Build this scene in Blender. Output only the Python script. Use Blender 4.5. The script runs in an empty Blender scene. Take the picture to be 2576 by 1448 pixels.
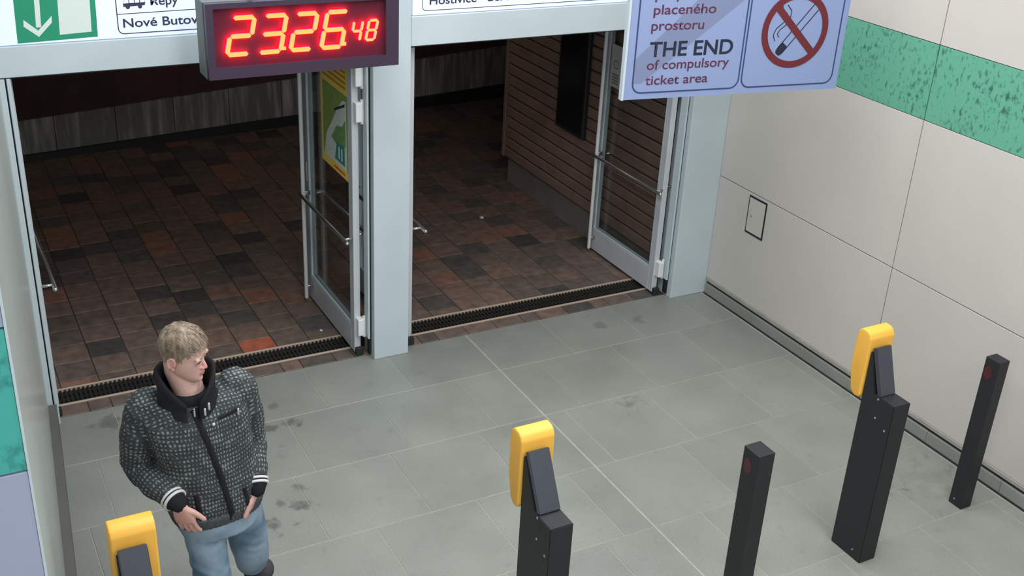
import bpy, bmesh, math, random
import numpy as np
from mathutils import Vector, Matrix, noise
from mathutils.bvhtree import BVHTree
random.seed(7)
SC = bpy.context.scene
COL = SC.collection
PI = math.pi

# ------------------------------------------------------------------ camera
def cam_axes(yaw, pitch, roll):
    cy, sy, cp, sp = math.cos(yaw), math.sin(yaw), math.cos(pitch), math.sin(pitch)
    f = Vector((sy*cp, cy*cp, -sp)); r = Vector((cy, -sy, 0)); u = r.cross(f)
    c, s = math.cos(roll), math.sin(roll)
    return c*r + s*u, -s*r + c*u, f
r_, u_, f_ = cam_axes(0.5105948, 0.4514178, 0.0540180)
cd = bpy.data.cameras.new('camera'); cam = bpy.data.objects.new('camera', cd); COL.objects.link(cam)
m3 = Matrix((r_, u_, -f_)).transposed()
cam.matrix_world = Matrix.Translation((-5.12935, -6.18364, 3.75)) @ m3.to_4x4()
cd.sensor_width = 36; cd.lens = 2851.35/2576*36; cd.clip_start = 0.05; cd.clip_end = 100
SC.camera = cam

# ------------------------------------------------------------------ light
w = bpy.data.worlds.new('world'); SC.world = w; w.use_nodes = True
w.node_tree.nodes['Background'].inputs[0].default_value = (.5, .42, .38, 1)
w.node_tree.nodes['Background'].inputs[1].default_value = 0.03
def area(name, loc, sx, sy, power, color=(1, 1, 1), rot=(0, 0, 0)):
    l = bpy.data.lights.new(name, 'AREA'); l.shape = 'RECTANGLE'; l.size = sx; l.size_y = sy
    l.energy = power; l.color = color
    o = bpy.data.objects.new(name, l); o.location = loc; o.rotation_euler = rot; COL.objects.link(o); return o
WARM = (1.0, .98, .955); COOL = (.93, .97, 1.0)
area('ceiling_light', (-1.5, -2.6, 4.22), .5, 4.2, 95, WARM)
area('ceiling_light', (-3.6, -2.8, 4.22), .5, 4.2, 105, COOL)
area('ceiling_light', (-2.6, -6.6, 4.22), 3.6, .6, 110, COOL)
area('ceiling_light', (-6.4, -6.2, 4.22), 1.2, 1.2, 50, COOL)
area('added_passage_fill', (-2.0, 3.2, 2.9), 1.5, .2, 5.0, (1, .85, .7))  # weak warm fill added to lift the dark passage, no fitting modelled
SC.view_settings.view_transform = 'Standard'; SC.view_settings.look = 'None'
SC.view_settings.gamma = 1; SC.view_settings.use_curve_mapping = False
SC.view_settings.exposure = 0.17

# ------------------------------------------------------------------ materials
def lin(c):
    c = c/255.0
    return c/12.92 if c <= .04045 else ((c+.055)/1.055)**2.4
def rgb(r, g, b): return (lin(r), lin(g), lin(b), 1)
def mat(name, col, rough=.6, metal=0, spec=.5, var=0, scale=6, emit=None, es=0, bump=0, bscale=60, coat=0):
    m = bpy.data.materials.new(name); m.use_nodes = True
    nt = m.node_tree; b = nt.nodes['Principled BSDF']
    b.inputs['Base Color'].default_value = col
    b.inputs['Roughness'].default_value = rough; b.inputs['Metallic'].default_value = metal
    b.inputs['Specular IOR Level'].default_value = spec
    b.inputs['Coat Weight'].default_value = coat
    if emit: b.inputs['Emission Color'].default_value = emit; b.inputs['Emission Strength'].default_value = es
    tc = nt.nodes.new('ShaderNodeTexCoord')
    if var:
        n = nt.nodes.new('ShaderNodeTexNoise'); n.inputs['Scale'].default_value = scale; n.inputs['Detail'].default_value = 6
        geo = nt.nodes.new('ShaderNodeNewGeometry')
        nt.links.new(geo.outputs['Position'], n.inputs['Vector'])
        r = nt.nodes.new('ShaderNodeMapRange'); r.inputs[1].default_value = .3; r.inputs[2].default_value = .7
        r.inputs[3].default_value = 1-var; r.inputs[4].default_value = 1+var
        nt.links.new(n.outputs['Fac'], r.inputs[0])
        mx = nt.nodes.new('ShaderNodeVectorMath'); mx.operation = 'SCALE'; mx.inputs[0].default_value = col[:3]
        nt.links.new(r.outputs[0], mx.inputs['Scale']); nt.links.new(mx.outputs[0], b.inputs['Base Color'])
    if bump:
        n2 = nt.nodes.new('ShaderNodeTexNoise'); n2.inputs['Scale'].default_value = bscale; n2.inputs['Detail'].default_value = 4
        g2 = nt.nodes.new('ShaderNodeNewGeometry'); nt.links.new(g2.outputs['Position'], n2.inputs['Vector'])
        bp = nt.nodes.new('ShaderNodeBump'); bp.inputs['Strength'].default_value = bump; bp.inputs['Distance'].default_value = .01
        nt.links.new(n2.outputs['Fac'], bp.inputs['Height']); nt.links.new(bp.outputs[0], b.inputs['Normal'])
    return m
def N(m, t): return m.node_tree.nodes.new(t)
def LK(m, a, b): m.node_tree.links.new(a, b)

M = {}
M['alu'] = mat('painted_aluminium', rgb(188, 200, 206), .45, 0, .4, .03, 3)
M['alu_dark'] = mat('aluminium_profile', rgb(160, 166, 172), .4, .3, .5)
M['leaf'] = mat('door_leaf_aluminium', rgb(196, 200, 206), .4, .12, .5, .03, 5)
M['steel'] = mat('brushed_steel', rgb(200, 200, 198), .25, .9)
M['black_gap'] = mat('dark_rubber', rgb(30, 31, 33), .7)
M['panel'] = mat('white_enamel_panel', rgb(194, 189, 183), .35, 0, .4, .035, 1.6)
M['panel_left'] = mat('grey_enamel_panel', rgb(176, 182, 178), .22, 0, .5, .03, 2)
M['panel_blue_light'] = mat('white_enamel_blue_light', rgb(158, 163, 188), .35, 0, .4, .03, 2)  # white panels, the bluish light on them mixed into the colour
M['gapgrey'] = mat('joint_grey', rgb(158, 155, 148), .8)
M['skirt'] = mat('skirting_grey', rgb(94, 93, 89), .6, 0, .4, .06, 5)
M['ledge'] = mat('metal_ledge', rgb(158, 156, 148), .45, .1, .5, .1, 12)
M['grout'] = mat('light_grout', rgb(156, 158, 150), .85, 0, .3, .12, 9)
M['grout_dark'] = mat('dark_joint', rgb(62, 52, 47), .9)
M['tan'] = mat('worn_metal_strip', rgb(196, 176, 160), .45, .2)
M['bollard'] = mat('black_powder_coat', rgb(33, 34, 38), .5, 0, .4, .06, 9)
M['screen'] = mat('dark_display_cover', rgb(58, 61, 70), .3, 0, .5)
M['yellow'] = mat('yellow_plastic', rgb(238, 178, 72), .48, 0, .5, .02, 8)
M['red_dot'] = mat('dark_red_lens', rgb(72, 26, 34), .3)
M['outer_floor'] = mat('outer_subfloor', rgb(40, 34, 32), .9)
M['dark'] = mat('dark_paint', rgb(78, 60, 58), .9, 0, .2, .2, 3)
M['very_dark'] = mat('near_black_panel', rgb(38, 36, 40), .5)
M['board'] = mat('brown_cladding', rgb(138, 112, 100), .75, 0, .3, .14, 7, bump=.15, bscale=30)
M['plinth_ext'] = mat('grey_brown_plinth', rgb(124, 116, 112), .85, 0, .3, .12, 5)
M['mat_dark'] = mat('dark_grating', rgb(46, 44, 42), .6, .3)
M['white_paint'] = mat('white_enamel', rgb(222, 224, 226), .45)
M['paper'] = mat('paper', rgb(176, 176, 172), .9)
M['ink'] = mat('navy_ink', rgb(48, 54, 80), .6)
M['ink_black'] = mat('black_ink', rgb(30, 34, 46), .6)
M['ceiling'] = mat('ceiling_white', rgb(205, 205, 200), .9)
M['wallplain'] = mat('wall_plain', rgb(190, 190, 186), .7)

# grey terrazzo floor tile, with worn dirty blotches of its own
def floor_mat():
    m = mat('grey_green_stone', rgb(134, 137, 131), .42, 0, .45)
    b = m.node_tree.nodes['Principled BSDF']
    g = N(m, 'ShaderNodeNewGeometry'); oi = N(m, 'ShaderNodeObjectInfo')
    n1 = N(m, 'ShaderNodeTexNoise'); n1.inputs['Scale'].default_value = 2.2; n1.inputs['Detail'].default_value = 5
    n2 = N(m, 'ShaderNodeTexNoise'); n2.inputs['Scale'].default_value = 90; n2.inputs['Detail'].default_value = 3
    n3 = N(m, 'ShaderNodeTexNoise'); n3.inputs['Scale'].default_value = 11; n3.inputs['Detail'].default_value = 6
    for n in (n1, n2, n3): LK(m, g.outputs['Position'], n.inputs['Vector'])
    def mr(src, a, bb, c, d):
        r = N(m, 'ShaderNodeMapRange'); r.inputs[1].default_value = a; r.inputs[2].default_value = bb
        r.inputs[3].default_value = c; r.inputs[4].default_value = d; LK(m, src, r.inputs[0]); return r.outputs[0]
    def mul(a, bb):
        k = N(m, 'ShaderNodeMath'); k.operation = 'MULTIPLY'; LK(m, a, k.inputs[0]); LK(m, bb, k.inputs[1]); return k.outputs[0]
    f = mul(mr(n1.outputs['Fac'], .3, .7, .9, 1.08), mr(n2.outputs['Fac'], .3, .7, .93, 1.07))
    f = mul(f, mr(n3.outputs['Fac'], .62, .78, 1.0, .84))
    f = mul(f, mr(oi.outputs['Random'], 0, 1, .95, 1.05))
    for (sx, sy, sr, k) in ((-4.42, -.13, .07, .34), (-4.28, -.12, .05, .25), (-3.59, -.58, .045, .45), (-3.44, -.555, .04, .45), (-3.50, -.36, .035, .3), (-3.815, -1.489, .05, .5), (-3.638, -1.345, .045, .5), (-3.74, -1.30, .03, .4), (-3.62, -1.20, .03, .35), (-.545, -2.527, .07, .4), (-.30, -2.6, .16, .12), (-1.42, -1.2, .06, .3), (-4.25, -1.95, .05, .2), (-.75, -.25, .05, .25), (-1.05, -.2, .04, .25)):
        vs_ = N(m, 'ShaderNodeVectorMath'); vs_.operation = 'DISTANCE'; vs_.inputs[1].default_value = (sx, sy, 0); LK(m, g.outputs['Position'], vs_.inputs[0])
        ad_ = N(m, 'ShaderNodeMath'); ad_.operation = 'MULTIPLY_ADD'; LK(m, n3.outputs['Fac'], ad_.inputs[0]); ad_.inputs[1].default_value = -sr*6.5; ad_.inputs[2].default_value = sr*3.0
        su_ = N(m, 'ShaderNodeMath'); su_.operation = 'ADD'; LK(m, vs_.outputs['Value'], su_.inputs[0]); LK(m, ad_.outputs[0], su_.inputs[1])
        f = mul(f, mr(su_.outputs[0], sr*.1, sr*1.0, 1-k, 1.0))
    v = N(m, 'ShaderNodeVectorMath'); v.operation = 'SCALE'; v.inputs[0].default_value = rgb(134, 137, 131)[:3]
    LK(m, f, v.inputs['Scale']); LK(m, v.outputs[0], b.inputs['Base Color'])
    LK(m, mr(n1.outputs['Fac'], .3, .7, .34, .52), b.inputs['Roughness'])
    return m
M['stone'] = floor_mat()

# fired clay paving: colour from object random / position
def clay_mat(name, joined=False):
    m = mat(name, rgb(100, 70, 60), .5, 0, .45)
    b = m.node_tree.nodes['Principled BSDF']
    oi = N(m, 'ShaderNodeObjectInfo'); g = N(m, 'ShaderNodeNewGeometry')
    ramp = N(m, 'ShaderNodeValToRGB'); e = ramp.color_ramp; e.interpolation = 'LINEAR'
    stops = [(0, rgb(74, 71, 69)), (.2, rgb(96, 88, 83)), (.45, rgb(116, 99, 90)), (.7, rgb(124, 100, 90)), (.9, rgb(146, 102, 85)), (1, rgb(176, 98, 76))]
    e.elements[0].position = 0; e.elements[0].color = stops[0][1]; e.elements[1].position = 1; e.elements[1].color = stops[-1][1]
    for p, c in stops[1:-1]:
        x = e.elements.new(p); x.color = c
    if joined:
        wn = N(m, 'ShaderNodeTexWhiteNoise'); a = N(m, 'ShaderNodeAttribute'); a.attribute_name = 'shade'
        LK(m, a.outputs['Fac'], ramp.inputs[0])
    else:
        sx_ = N(m, 'ShaderNodeSeparateColor'); LK(m, oi.outputs['Color'], sx_.inputs[0]); LK(m, sx_.outputs[0], ramp.inputs[0])
    n = N(m, 'ShaderNodeTexNoise'); n.inputs['Scale'].default_value = 14; n.inputs['Detail'].default_value = 6
    LK(m, g.outputs['Position'], n.inputs['Vector'])
    r = N(m, 'ShaderNodeMapRange'); r.inputs[1].default_value = .3; r.inputs[2].default_value = .7; r.inputs[3].default_value = .7; r.inputs[4].default_value = 1.25
    LK(m, n.outputs['Fac'], r.inputs[0])
    v = N(m, 'ShaderNodeVectorMath'); v.operation = 'SCALE'; LK(m, ramp.outputs[0], v.inputs[0]); LK(m, r.outputs[0], v.inputs['Scale'])
    LK(m, v.outputs[0], b.inputs['Base Color'])
    return m
M['clay'] = clay_mat('fired_clay_tile'); M['clay_far'] = clay_mat('fired_clay_paving', True)

def green_mat(name, base, dark, sc=26):
    m = mat(name, base, .35, 0, .4)
    b = m.node_tree.nodes['Principled BSDF']; g = N(m, 'ShaderNodeNewGeometry')
    mp = N(m, 'ShaderNodeMapping'); mp.inputs['Scale'].default_value = (1, 1, .55); LK(m, g.outputs['Position'], mp.inputs[0])
    n = N(m, 'ShaderNodeTexNoise'); n.inputs['Scale'].default_value = sc; n.inputs['Detail'].default_value = 5; n.inputs['Roughness'].default_value = .62
    LK(m, mp.outputs[0], n.inputs['Vector'])
    n2 = N(m, 'ShaderNodeTexNoise'); n2.inputs['Scale'].default_value = 4; n2.inputs['Detail'].default_value = 3; LK(m, g.outputs['Position'], n2.inputs['Vector'])
    ad = N(m, 'ShaderNodeMath'); ad.operation = 'MULTIPLY_ADD'; ad.inputs[1].default_value = .3; LK(m, n2.outputs['Fac'], ad.inputs[0]); LK(m, n.outputs['Fac'], ad.inputs[2])
    r = N(m, 'ShaderNodeValToRGB'); r.color_ramp.elements[0].position = .68; r.color_ramp.elements[0].color = base
    r.color_ramp.elements[1].position = .84; r.color_ramp.elements[1].color = dark
    LK(m, ad.outputs[0], r.inputs[0]); LK(m, r.outputs[0], b.inputs['Base Color'])
    return m
M['green'] = green_mat('mottled_green_enamel', rgb(98, 164, 140), rgb(52, 98, 84), 44)
M['teal'] = green_mat('mottled_green_blue_light', rgb(72, 168, 158), rgb(36, 104, 104), 14)  # same green band as the right wall, bluish light put into its colour

def glass_mat():
    m = bpy.data.materials.new('clear_door_glass'); m.use_nodes = True; nt = m.node_tree; nt.nodes.clear()
    o = nt.nodes.new('ShaderNodeOutputMaterial'); t = nt.nodes.new('ShaderNodeBsdfTransparent'); t.inputs[0].default_value = (.86, .88, .88, 1)
    g = nt.nodes.new('ShaderNodeBsdfGlossy'); g.inputs['Roughness'].default_value = .03
    fr = nt.nodes.new('ShaderNodeMath'); fr.operation = 'MULTIPLY_ADD'; fr.inputs[1].default_value = .5; fr.inputs[2].default_value = .03
    lw = nt.nodes.new('ShaderNodeLayerWeight'); lw.inputs[0].default_value = .5; pw = nt.nodes.new('ShaderNodeMath'); pw.operation = 'POWER'; pw.inputs[1].default_value = 4
    nt.links.new(lw.outputs['Facing'], pw.inputs[0]); nt.links.new(pw.outputs[0], fr.inputs[0])
    mx = nt.nodes.new('ShaderNodeMixShader'); nt.links.new(fr.outputs[0], mx.inputs[0]); nt.links.new(t.outputs[0], mx.inputs[1]); nt.links.new(g.outputs[0], mx.inputs[2])
    nt.links.new(mx.outputs[0], o.inputs[0]); return m
M['glass'] = glass_mat()

# concrete with pale run marks
def concrete_mat():
    m = mat('weathered_concrete', rgb(120, 118, 116), .9)
    b = m.node_tree.nodes['Principled BSDF']; g = N(m, 'ShaderNodeNewGeometry')
    mp = N(m, 'ShaderNodeMapping'); mp.inputs['Scale'].default_value = (7, 7, .7); LK(m, g.outputs['Position'], mp.inputs[0])
    n = N(m, 'ShaderNodeTexNoise'); n.inputs['Scale'].default_value = 2.4; n.inputs['Detail'].default_value = 4; LK(m, mp.outputs[0], n.inputs['Vector'])
    r = N(m, 'ShaderNodeValToRGB'); r.color_ramp.elements[0].position = .45; r.color_ramp.elements[0].color = rgb(118, 116, 114)
    r.color_ramp.elements[1].position = .8; r.color_ramp.elements[1].color = rgb(190, 186, 182)
    LK(m, n.outputs['Fac'], r.inputs[0]); LK(m, r.outputs[0], b.inputs['Base Color']); return m
M['concrete'] = concrete_mat()

# ------------------------------------------------------------------ mesh helpers
def box(bm, x0, x1, y0, y1, z0, z1, bev=0, seg=1):
    v = [bm.verts.new(p) for p in ((x0,y0,z0),(x1,y0,z0),(x1,y1,z0),(x0,y1,z0),(x0,y0,z1),(x1,y0,z1),(x1,y1,z1),(x0,y1,z1))]
    f = [bm.faces.new([v[i] for i in q]) for q in ((0,3,2,1),(4,5,6,7),(0,1,5,4),(1,2,6,5),(2,3,7,6),(3,0,4,7))]
    if bev:
        es = list({e for ff in f for e in ff.edges})
        bmesh.ops.bevel(bm, geom=es, offset=bev, segments=seg, affect='EDGES', profile=.5)
def BX(*a, **k):
    bm = bmesh.new(); box(bm, *a, **k); return bm
def prism(bm, pts, ax, a0, a1, bev=0):
    """polygon pts in the plane normal to axis ax, from a0 to a1"""
    def P(p, a):
        l = list(p); l.insert(ax, a); return l
    lo = [bm.verts.new(P(p, a0)) for p in pts]; hi = [bm.verts.new(P(p, a1)) for p in pts]
    fs = [bm.faces.new(lo), bm.faces.new(hi[::-1])]
    n = len(pts)
    for i in range(n): fs.append(bm.faces.new((lo[i], hi[i], hi[(i+1) % n], lo[(i+1) % n])))
    bmesh.ops.recalc_face_normals(bm, faces=fs)
    if bev:
        bmesh.ops.bevel(bm, geom=list({e for ff in fs for e in ff.edges}), offset=bev, segments=2, affect='EDGES')
def rings(bm, rs, cap=True):
    """rs = list of lists of points; skin them"""
    vs = [[bm.verts.new(p) for p in r] for r in rs]; n = len(vs[0])
    for a, b in zip(vs, vs[1:]):
        for i in range(n): bm.faces.new((a[i], a[(i+1) % n], b[(i+1) % n], b[i]))
    if cap:
        bm.faces.new(vs[0][::-1]); bm.faces.new(vs[-1])
    return vs
def tube(bm, pts, rad, n=14, caps=True, squash=None):
    pts = [Vector(p) for p in pts]
    if not isinstance(rad, (list, tuple)): rad = [rad]*len(pts)
    P = list(pts); R = list(rad)
    if caps:  # rounded ends
        d0 = (pts[0]-pts[1]).normalized(); d1 = (pts[-1]-pts[-2]).normalized()
        P = [pts[0]+d0*R[0]*.95, pts[0]+d0*R[0]*.7]+P+[pts[-1]+d1*R[-1]*.7, pts[-1]+d1*R[-1]*.95]
        R = [R[0]*.3, R[0]*.72]+R+[R[-1]*.72, R[-1]*.3]
    T = [(P[min(i+1, len(P)-1)]-P[max(i-1, 0)]).normalized() for i in range(len(P))]
    up = Vector((0, 0, 1)) if abs(T[0].z) < .9 else Vector((0, 1, 0))
    if squash: up = Vector(squash[0])
    rs = []
    for i, (p, t, r) in enumerate(zip(P, T, R)):
        s = t.cross(up).normalized(); u = s.cross(t).normalized(); up = u
        k = squash[1] if squash else 1
        rs.append([p+s*r*math.cos(2*PI*j/n)+u*r*k*math.sin(2*PI*j/n) for j in range(n)])
    rings(bm, rs)
def ell(bm, c, r, rot=None, seg=16):
    mtx = Matrix.Translation(c) @ (rot.to_4x4() if rot else Matrix()) @ Matrix.Diagonal((*r, 1))
    bmesh.ops.create_uvsphere(bm, u_segments=seg, v_segments=max(8, seg//2), radius=1, matrix=mtx)
def mesh_of(name, bm, m, smooth=False, off=None):
    if off is not None: bmesh.ops.translate(bm, vec=-Vector(off), verts=bm.verts)
    bmesh.ops.recalc_face_normals(bm, faces=bm.faces)
    me = bpy.data.meshes.new(name); bm.to_mesh(me); bm.free()
    if m: me.materials.append(m)
    if smooth: me.shade_smooth()
    return me
def wpos(o):
    p = Vector((0, 0, 0))
    while o is not None: p = p + o.location; o = o.parent
    return p
def part(name, bm, m, parent=None, smooth=False, label=None):
    """bm in world coordinates; linked as ONE object under parent (no rotations up the chain)"""
    off = wpos(parent) if parent else None
    o = bpy.data.objects.new(name, mesh_of(name, bm, m, smooth, off)); COL.objects.link(o); o.parent = parent
    if label: o['label'] = label
    return o
def tag(o, label, cat, group=None):
    o['label'] = label; o['category'] = cat
    if group: o['group'] = group
    return o
def thing(name, loc, label, cat, group=None):
    o = bpy.data.objects.new(name, None); o.location = loc; o.empty_display_size = .1; COL.objects.link(o)
    return tag(o, label, cat, group)
def struct(name, bm=None, m=None, loc=(0, 0, 0), smooth=False):
    if bm is None: o = bpy.data.objects.new(name, None); o.location = loc; COL.objects.link(o)
    else: o = part(name, bm, m, None, smooth)
    o['kind'] = 'structure'; return o
def arc(cx, cy, r, a0, a1, n):
    return [(cx+r*math.cos(math.radians(a0+(a1-a0)*i/n)), cy+r*math.sin(math.radians(a0+(a1-a0)*i/n))) for i in range(n+1)]
def rrect(x0, x1, z0, z1, r, n=5):
    return arc(x1-r, z0+r, r, -90, 0, n)+arc(x1-r, z1-r, r, 0, 90, n)+arc(x0+r, z1-r, r, 90, 180, n)+arc(x0+r, z0+r, r, 180, 270, n)
# flat print on a vertical plane: F maps (u, v, d) -> world (d = distance out of the plane)
def flat(bm, F, pts, d=.0012, th=.0006):
    a = [bm.verts.new(F(u, v, d)) for u, v in pts]; b = [bm.verts.new(F(u, v, d-th)) for u, v in pts]
    n = len(pts); bm.faces.new(a); bm.faces.new(b[::-1])
    for i in range(n): bm.faces.new((a[i], b[i], b[(i+1) % n], a[(i+1) % n]))
def outline(bm, F, pts, wd, d=.0012, close=True):
    n = len(pts); P = [Vector(p) for p in pts]; L = []; R = []
    for i in range(n):
        if close or 0 < i < n-1: t = (P[(i+1) % n]-P[i-1])
        else: t = P[1]-P[0] if i == 0 else P[-1]-P[-2]
        t.normalize(); nn = Vector((-t.y, t.x)); L.append(P[i]+nn*wd/2); R.append(P[i]-nn*wd/2)
    vl = [bm.verts.new(F(*p, d)) for p in L]; vr = [bm.verts.new(F(*p, d)) for p in R]
    for i in range(n if close else n-1): bm.faces.new((vl[i], vl[(i+1) % n], vr[(i+1) % n], vr[i]))
def text_mesh(s, F, u0, u1, v0, cap, bold=0, d=.0015, space=1.0):
    """lettering as a mesh: from u0 to u1 wide, baseline v0, capital height cap"""
    c = bpy.data.curves.new('t', 'FONT'); c.body = s; c.size = 1; c.offset = bold; c.space_character = space
    o = bpy.data.objects.new('t', c); COL.objects.link(o)
    dg = bpy.context.evaluated_depsgraph_get(); me = bpy.data.meshes.new_from_object(o.evaluated_get(dg))
    COL.objects.unlink(o); bpy.data.objects.remove(o)
    bm = bmesh.new(); bm.from_mesh(me); bpy.data.meshes.remove(me)
    xs = [v.co.x for v in bm.verts]; x0, x1 = min(xs), max(xs); k = cap/.73
    for v in bm.verts:
        v.co = F(u0+(v.co.x-x0)/(x1-x0)*(u1-u0), v0+v.co.y*k, d)
    return bm

# ================================================================== SETTING
HB = 2.075        # underside of the lintel
# ---- inner floor: grout bed + one object per stone tile
floor = struct('floor', BX(-7.2, .05, -7.4, .03, -.06, -.0025), M['grout'])
rows_y = [.028, -.50, -1.10, -1.70, -2.30, -2.90, -3.50, -4.10, -4.70, -5.30, -5.90, -6.50, -7.10]
joints = {0: [-4.37, -3.78, -3.18, -2.61, -2.0, -1.42, -.84, -.27],
          1: [-4.55, -4.05, -3.468, -2.896, -2.32, -2.0, -1.716, -1.146, -.575],
          2: [-4.69, -4.18, -3.606, -3.033, -2.46, -2.0, -1.86, -1.275, -.68, -.12],
          3: [-4.50, -3.93, -3.35, -2.77, -2.19, -2.0, -1.42, -.84, -.26],
          4: [-4.65, -4.07, -3.49, -2.9, -2.32, -2.0, -1.7, -1.12, -.54]}
tile_cache = {}
def tile_mesh(w_, d_, h_, m, bev=.0025):
    k = (round(w_, 3), round(d_, 3), m.name)
    if k not in tile_cache:
        tile_cache[k] = mesh_of('tile', BX(-w_/2, w_/2, -d_/2, d_/2, -h_, 0, bev=bev), m)
    return tile_cache[k]
def tone():
    r = random.random()
    return random.random()*.2 if r < .16 else (.74+.14*random.random() if r > .93 else .25+.45*random.random())
def put(parent, name, me, loc):
    o = bpy.data.objects.new(name, me); o.color = (tone(), 0, 0, 1); o.location = Vector(loc)-wpos(parent); COL.objects.link(o); o.parent = parent; return o
for k, (ya, yb) in enumerate(zip(rows_y, rows_y[1:])):
    js = joints[k] if k in joints else joints[1+(k % 4)]
    xs = [-4.93 if k < 6 else -7.1]+js+[-.035]
    if k >= 6: xs = [-7.1, -6.5, -5.9, -5.3]+js+[-.035]
    for a, b in zip(xs, xs[1:]):
        g = .0032
        x0 = a+(.006 if abs(a+2) < .01 else g/2); x1 = b-(.006 if abs(b+2) < .01 else g/2)
        if x1-x0 < .03: continue
        put(floor, 'tile', tile_mesh(x1-x0, ya-yb-g, .02, M['stone']), ((x0+x1)/2, (ya+yb)/2, random.uniform(-.0006, .0006)))

# ---- right wall: enamel panels, one object each
wr = struct('wall_right', BX(.022, .14, -7.4, -.06, 0, 4.4), M['gapgrey'])
py = [-.05, -1.77, -3.49, -5.21, -6.93]
pz = [(.128, .942, 'panel'), (.948, 1.882, 'panel'), (1.886, 2.318, 'green'), (2.322, 3.25, 'panel'), (3.256, 4.2, 'panel')]
for a, b in zip(py, py[1:]):
    for z0, z1, mm in pz:
        part('panel', BX(0, .02, b+.003, a-.003, z0, z1, bev=.0015), M[mm], wr, label='mottled green band panel' if mm == 'green' else None)
bb = struct('baseboard_right', BX(-.008, .02, -7.3, -.06, .100, .127, bev=.002), M['ledge'])
part('shadow_gap', BX(.006, .022, -7.3, -.06, .080, .100), M['black_gap'], bb)
for k in range(13):
    part('skirting_tile', BX(-.012, .012, -.065-.56*(k+1)+.001, -.065-.56*k-.001, .003, .080, bev=.002), M['stone'], bb)
part('floor_joint', BX(-.024, -.012, -7.3, -.06, -.001, .0015), M['black_gap'], bb)
# service hatch in the panel
h = thing('service_hatch', (-.002, -.5, .65), 'small white hatch outlined in black set low in the right wall panels', 'hatch')
bm = bmesh.new()
y0, y1, z0, z1 = -.594, -.402, .643, .925
for q in ((y0, y1, z0, z0+.013), (y0, y1, z1-.013, z1), (y0, y0+.013, z0+.013, z1-.013), (y1-.006, y1, z0+.013, z1-.013)): box(bm, -.003, 0, *q)
part('frame', bm, M['black_gap'], h); part('door', BX(-.002, 0, y0+.014, y1-.007, z0+.014, z1-.014), M['panel'], h)
bm = bmesh.new(); tube(bm, [(-.006, -.452, .782), (-.001, -.452, .782)], .008, 10, caps=False); part('lock', bm, M['gapgrey'], h, True)

# ---- left wall: slightly splayed, then a return face turned to the corridor
LX0, LX1, LY1 = -4.735, -5.028, -3.309
def lx(y): return LX0+(LX1-LX0)*(y/LY1)
wl = struct('wall_left', loc=(0, 0, 0))
bm = bmesh.new()
prism(bm, [(LX0-.15, -.02), (LX0-.005, -.02), (LX1-.005, LY1+.02), (LX1-.6, LY1+.02)], 2, 0, 4.4); part('wall_core', bm, M['gapgrey'], wl)
ys = [-.03, -1.65, LY1]
for a, b in zip(ys, ys[1:]):
    for z0, z1 in ((.105, 4.2),):
        bm = bmesh.new(); prism(bm, [(lx(a)-.004, a-.001), (lx(a)+.012, a-.001), (lx(b)+.012, b+.001), (lx(b)-.004, b+.001)], 2, z0, z1); part('panel', bm, M['panel_left'], wl)
bbl = struct('baseboard_left', loc=(0, 0, 0))
bm = bmesh.new(); prism(bm, [(lx(-.06)+.0, -.06), (lx(-.06)+.058, -.06), (lx(LY1)+.058, LY1), (lx(LY1), LY1)], 2, 0, .15, bev=.002); part('skirting_board', bm, M['skirt'], bbl)
wt = struct('wall_return_left', BX(-7.2, LX1-.02, LY1, LY1+.02, 0, 4.4), M['gapgrey'])
for k in range(2):
    x1 = LX1+.010-k*1.1; x0 = x1-1.094
    for z0, z1, mm in ((.1, .94, 'panel_blue_light'), (.946, 1.878, 'panel_blue_light'), (1.884, 2.32, 'teal'), (2.326, 3.25, 'panel_blue_light'), (3.256, 4.2, 'panel_blue_light')):
        part('panel', BX(x0, x1, LY1-.02, LY1, z0, z1, bev=.002), M[mm], wt, label='mottled green band panel coloured for bluish light' if mm == 'teal' else None)
bm = bmesh.new(); prism(bm, [(LX1+.010, LY1-.022), (LX1+.017, LY1-.022), (LX1+.017, LY1), (LX1+.010, LY1)], 2, .1, 4.2)
part('corner_trim', bm, M['alu'], wt)
struct('wall_back', BX(-7.2, .14, -7.5, -7.4, 0, 4.4), M['wallplain'])
struct('wall_far_left', BX(-7.3, -7.2, -7.5, -3.2, 0, 4.4), M['wallplain'])
struct('ceiling', BX(-7.3, .14, -7.5, .15, 4.3, 4.4), M['ceiling'])

# ---- door wall: pillars, lintel, lit sign boxes, wall above
wf = struct('wall_front', BX(-4.9, .14, -.02, .15, 3.1, 4.3), M['alu'])
def pillar(x0, x1, xt0=None, xt1=None):
    bm = bmesh.new(); box(bm, x0, x1, -.05, .13, 0, 3.1, bev=.004, seg=2); return bm
part('pillar', pillar(-2.708, -2.466), M['alu'], wf, label='pale blue-grey pillar between the two doorways')
part('pillar', pillar(-.322, .018), M['alu'], wf, label='pale blue-grey pillar at the right wall')
part('lintel', BX(-4.76, -2.71, -.048, .13, HB, 2.232, bev=.003), M['alu'], wf)
part('lintel', BX(-2.464, -.324, -.048, .13, HB, 2.25, bev=.003), M['alu'], wf)
part('lintel_soffit', BX(-4.74, -.32, -.04, .125, HB-.006, HB), M['black_gap'], wf)
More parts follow.
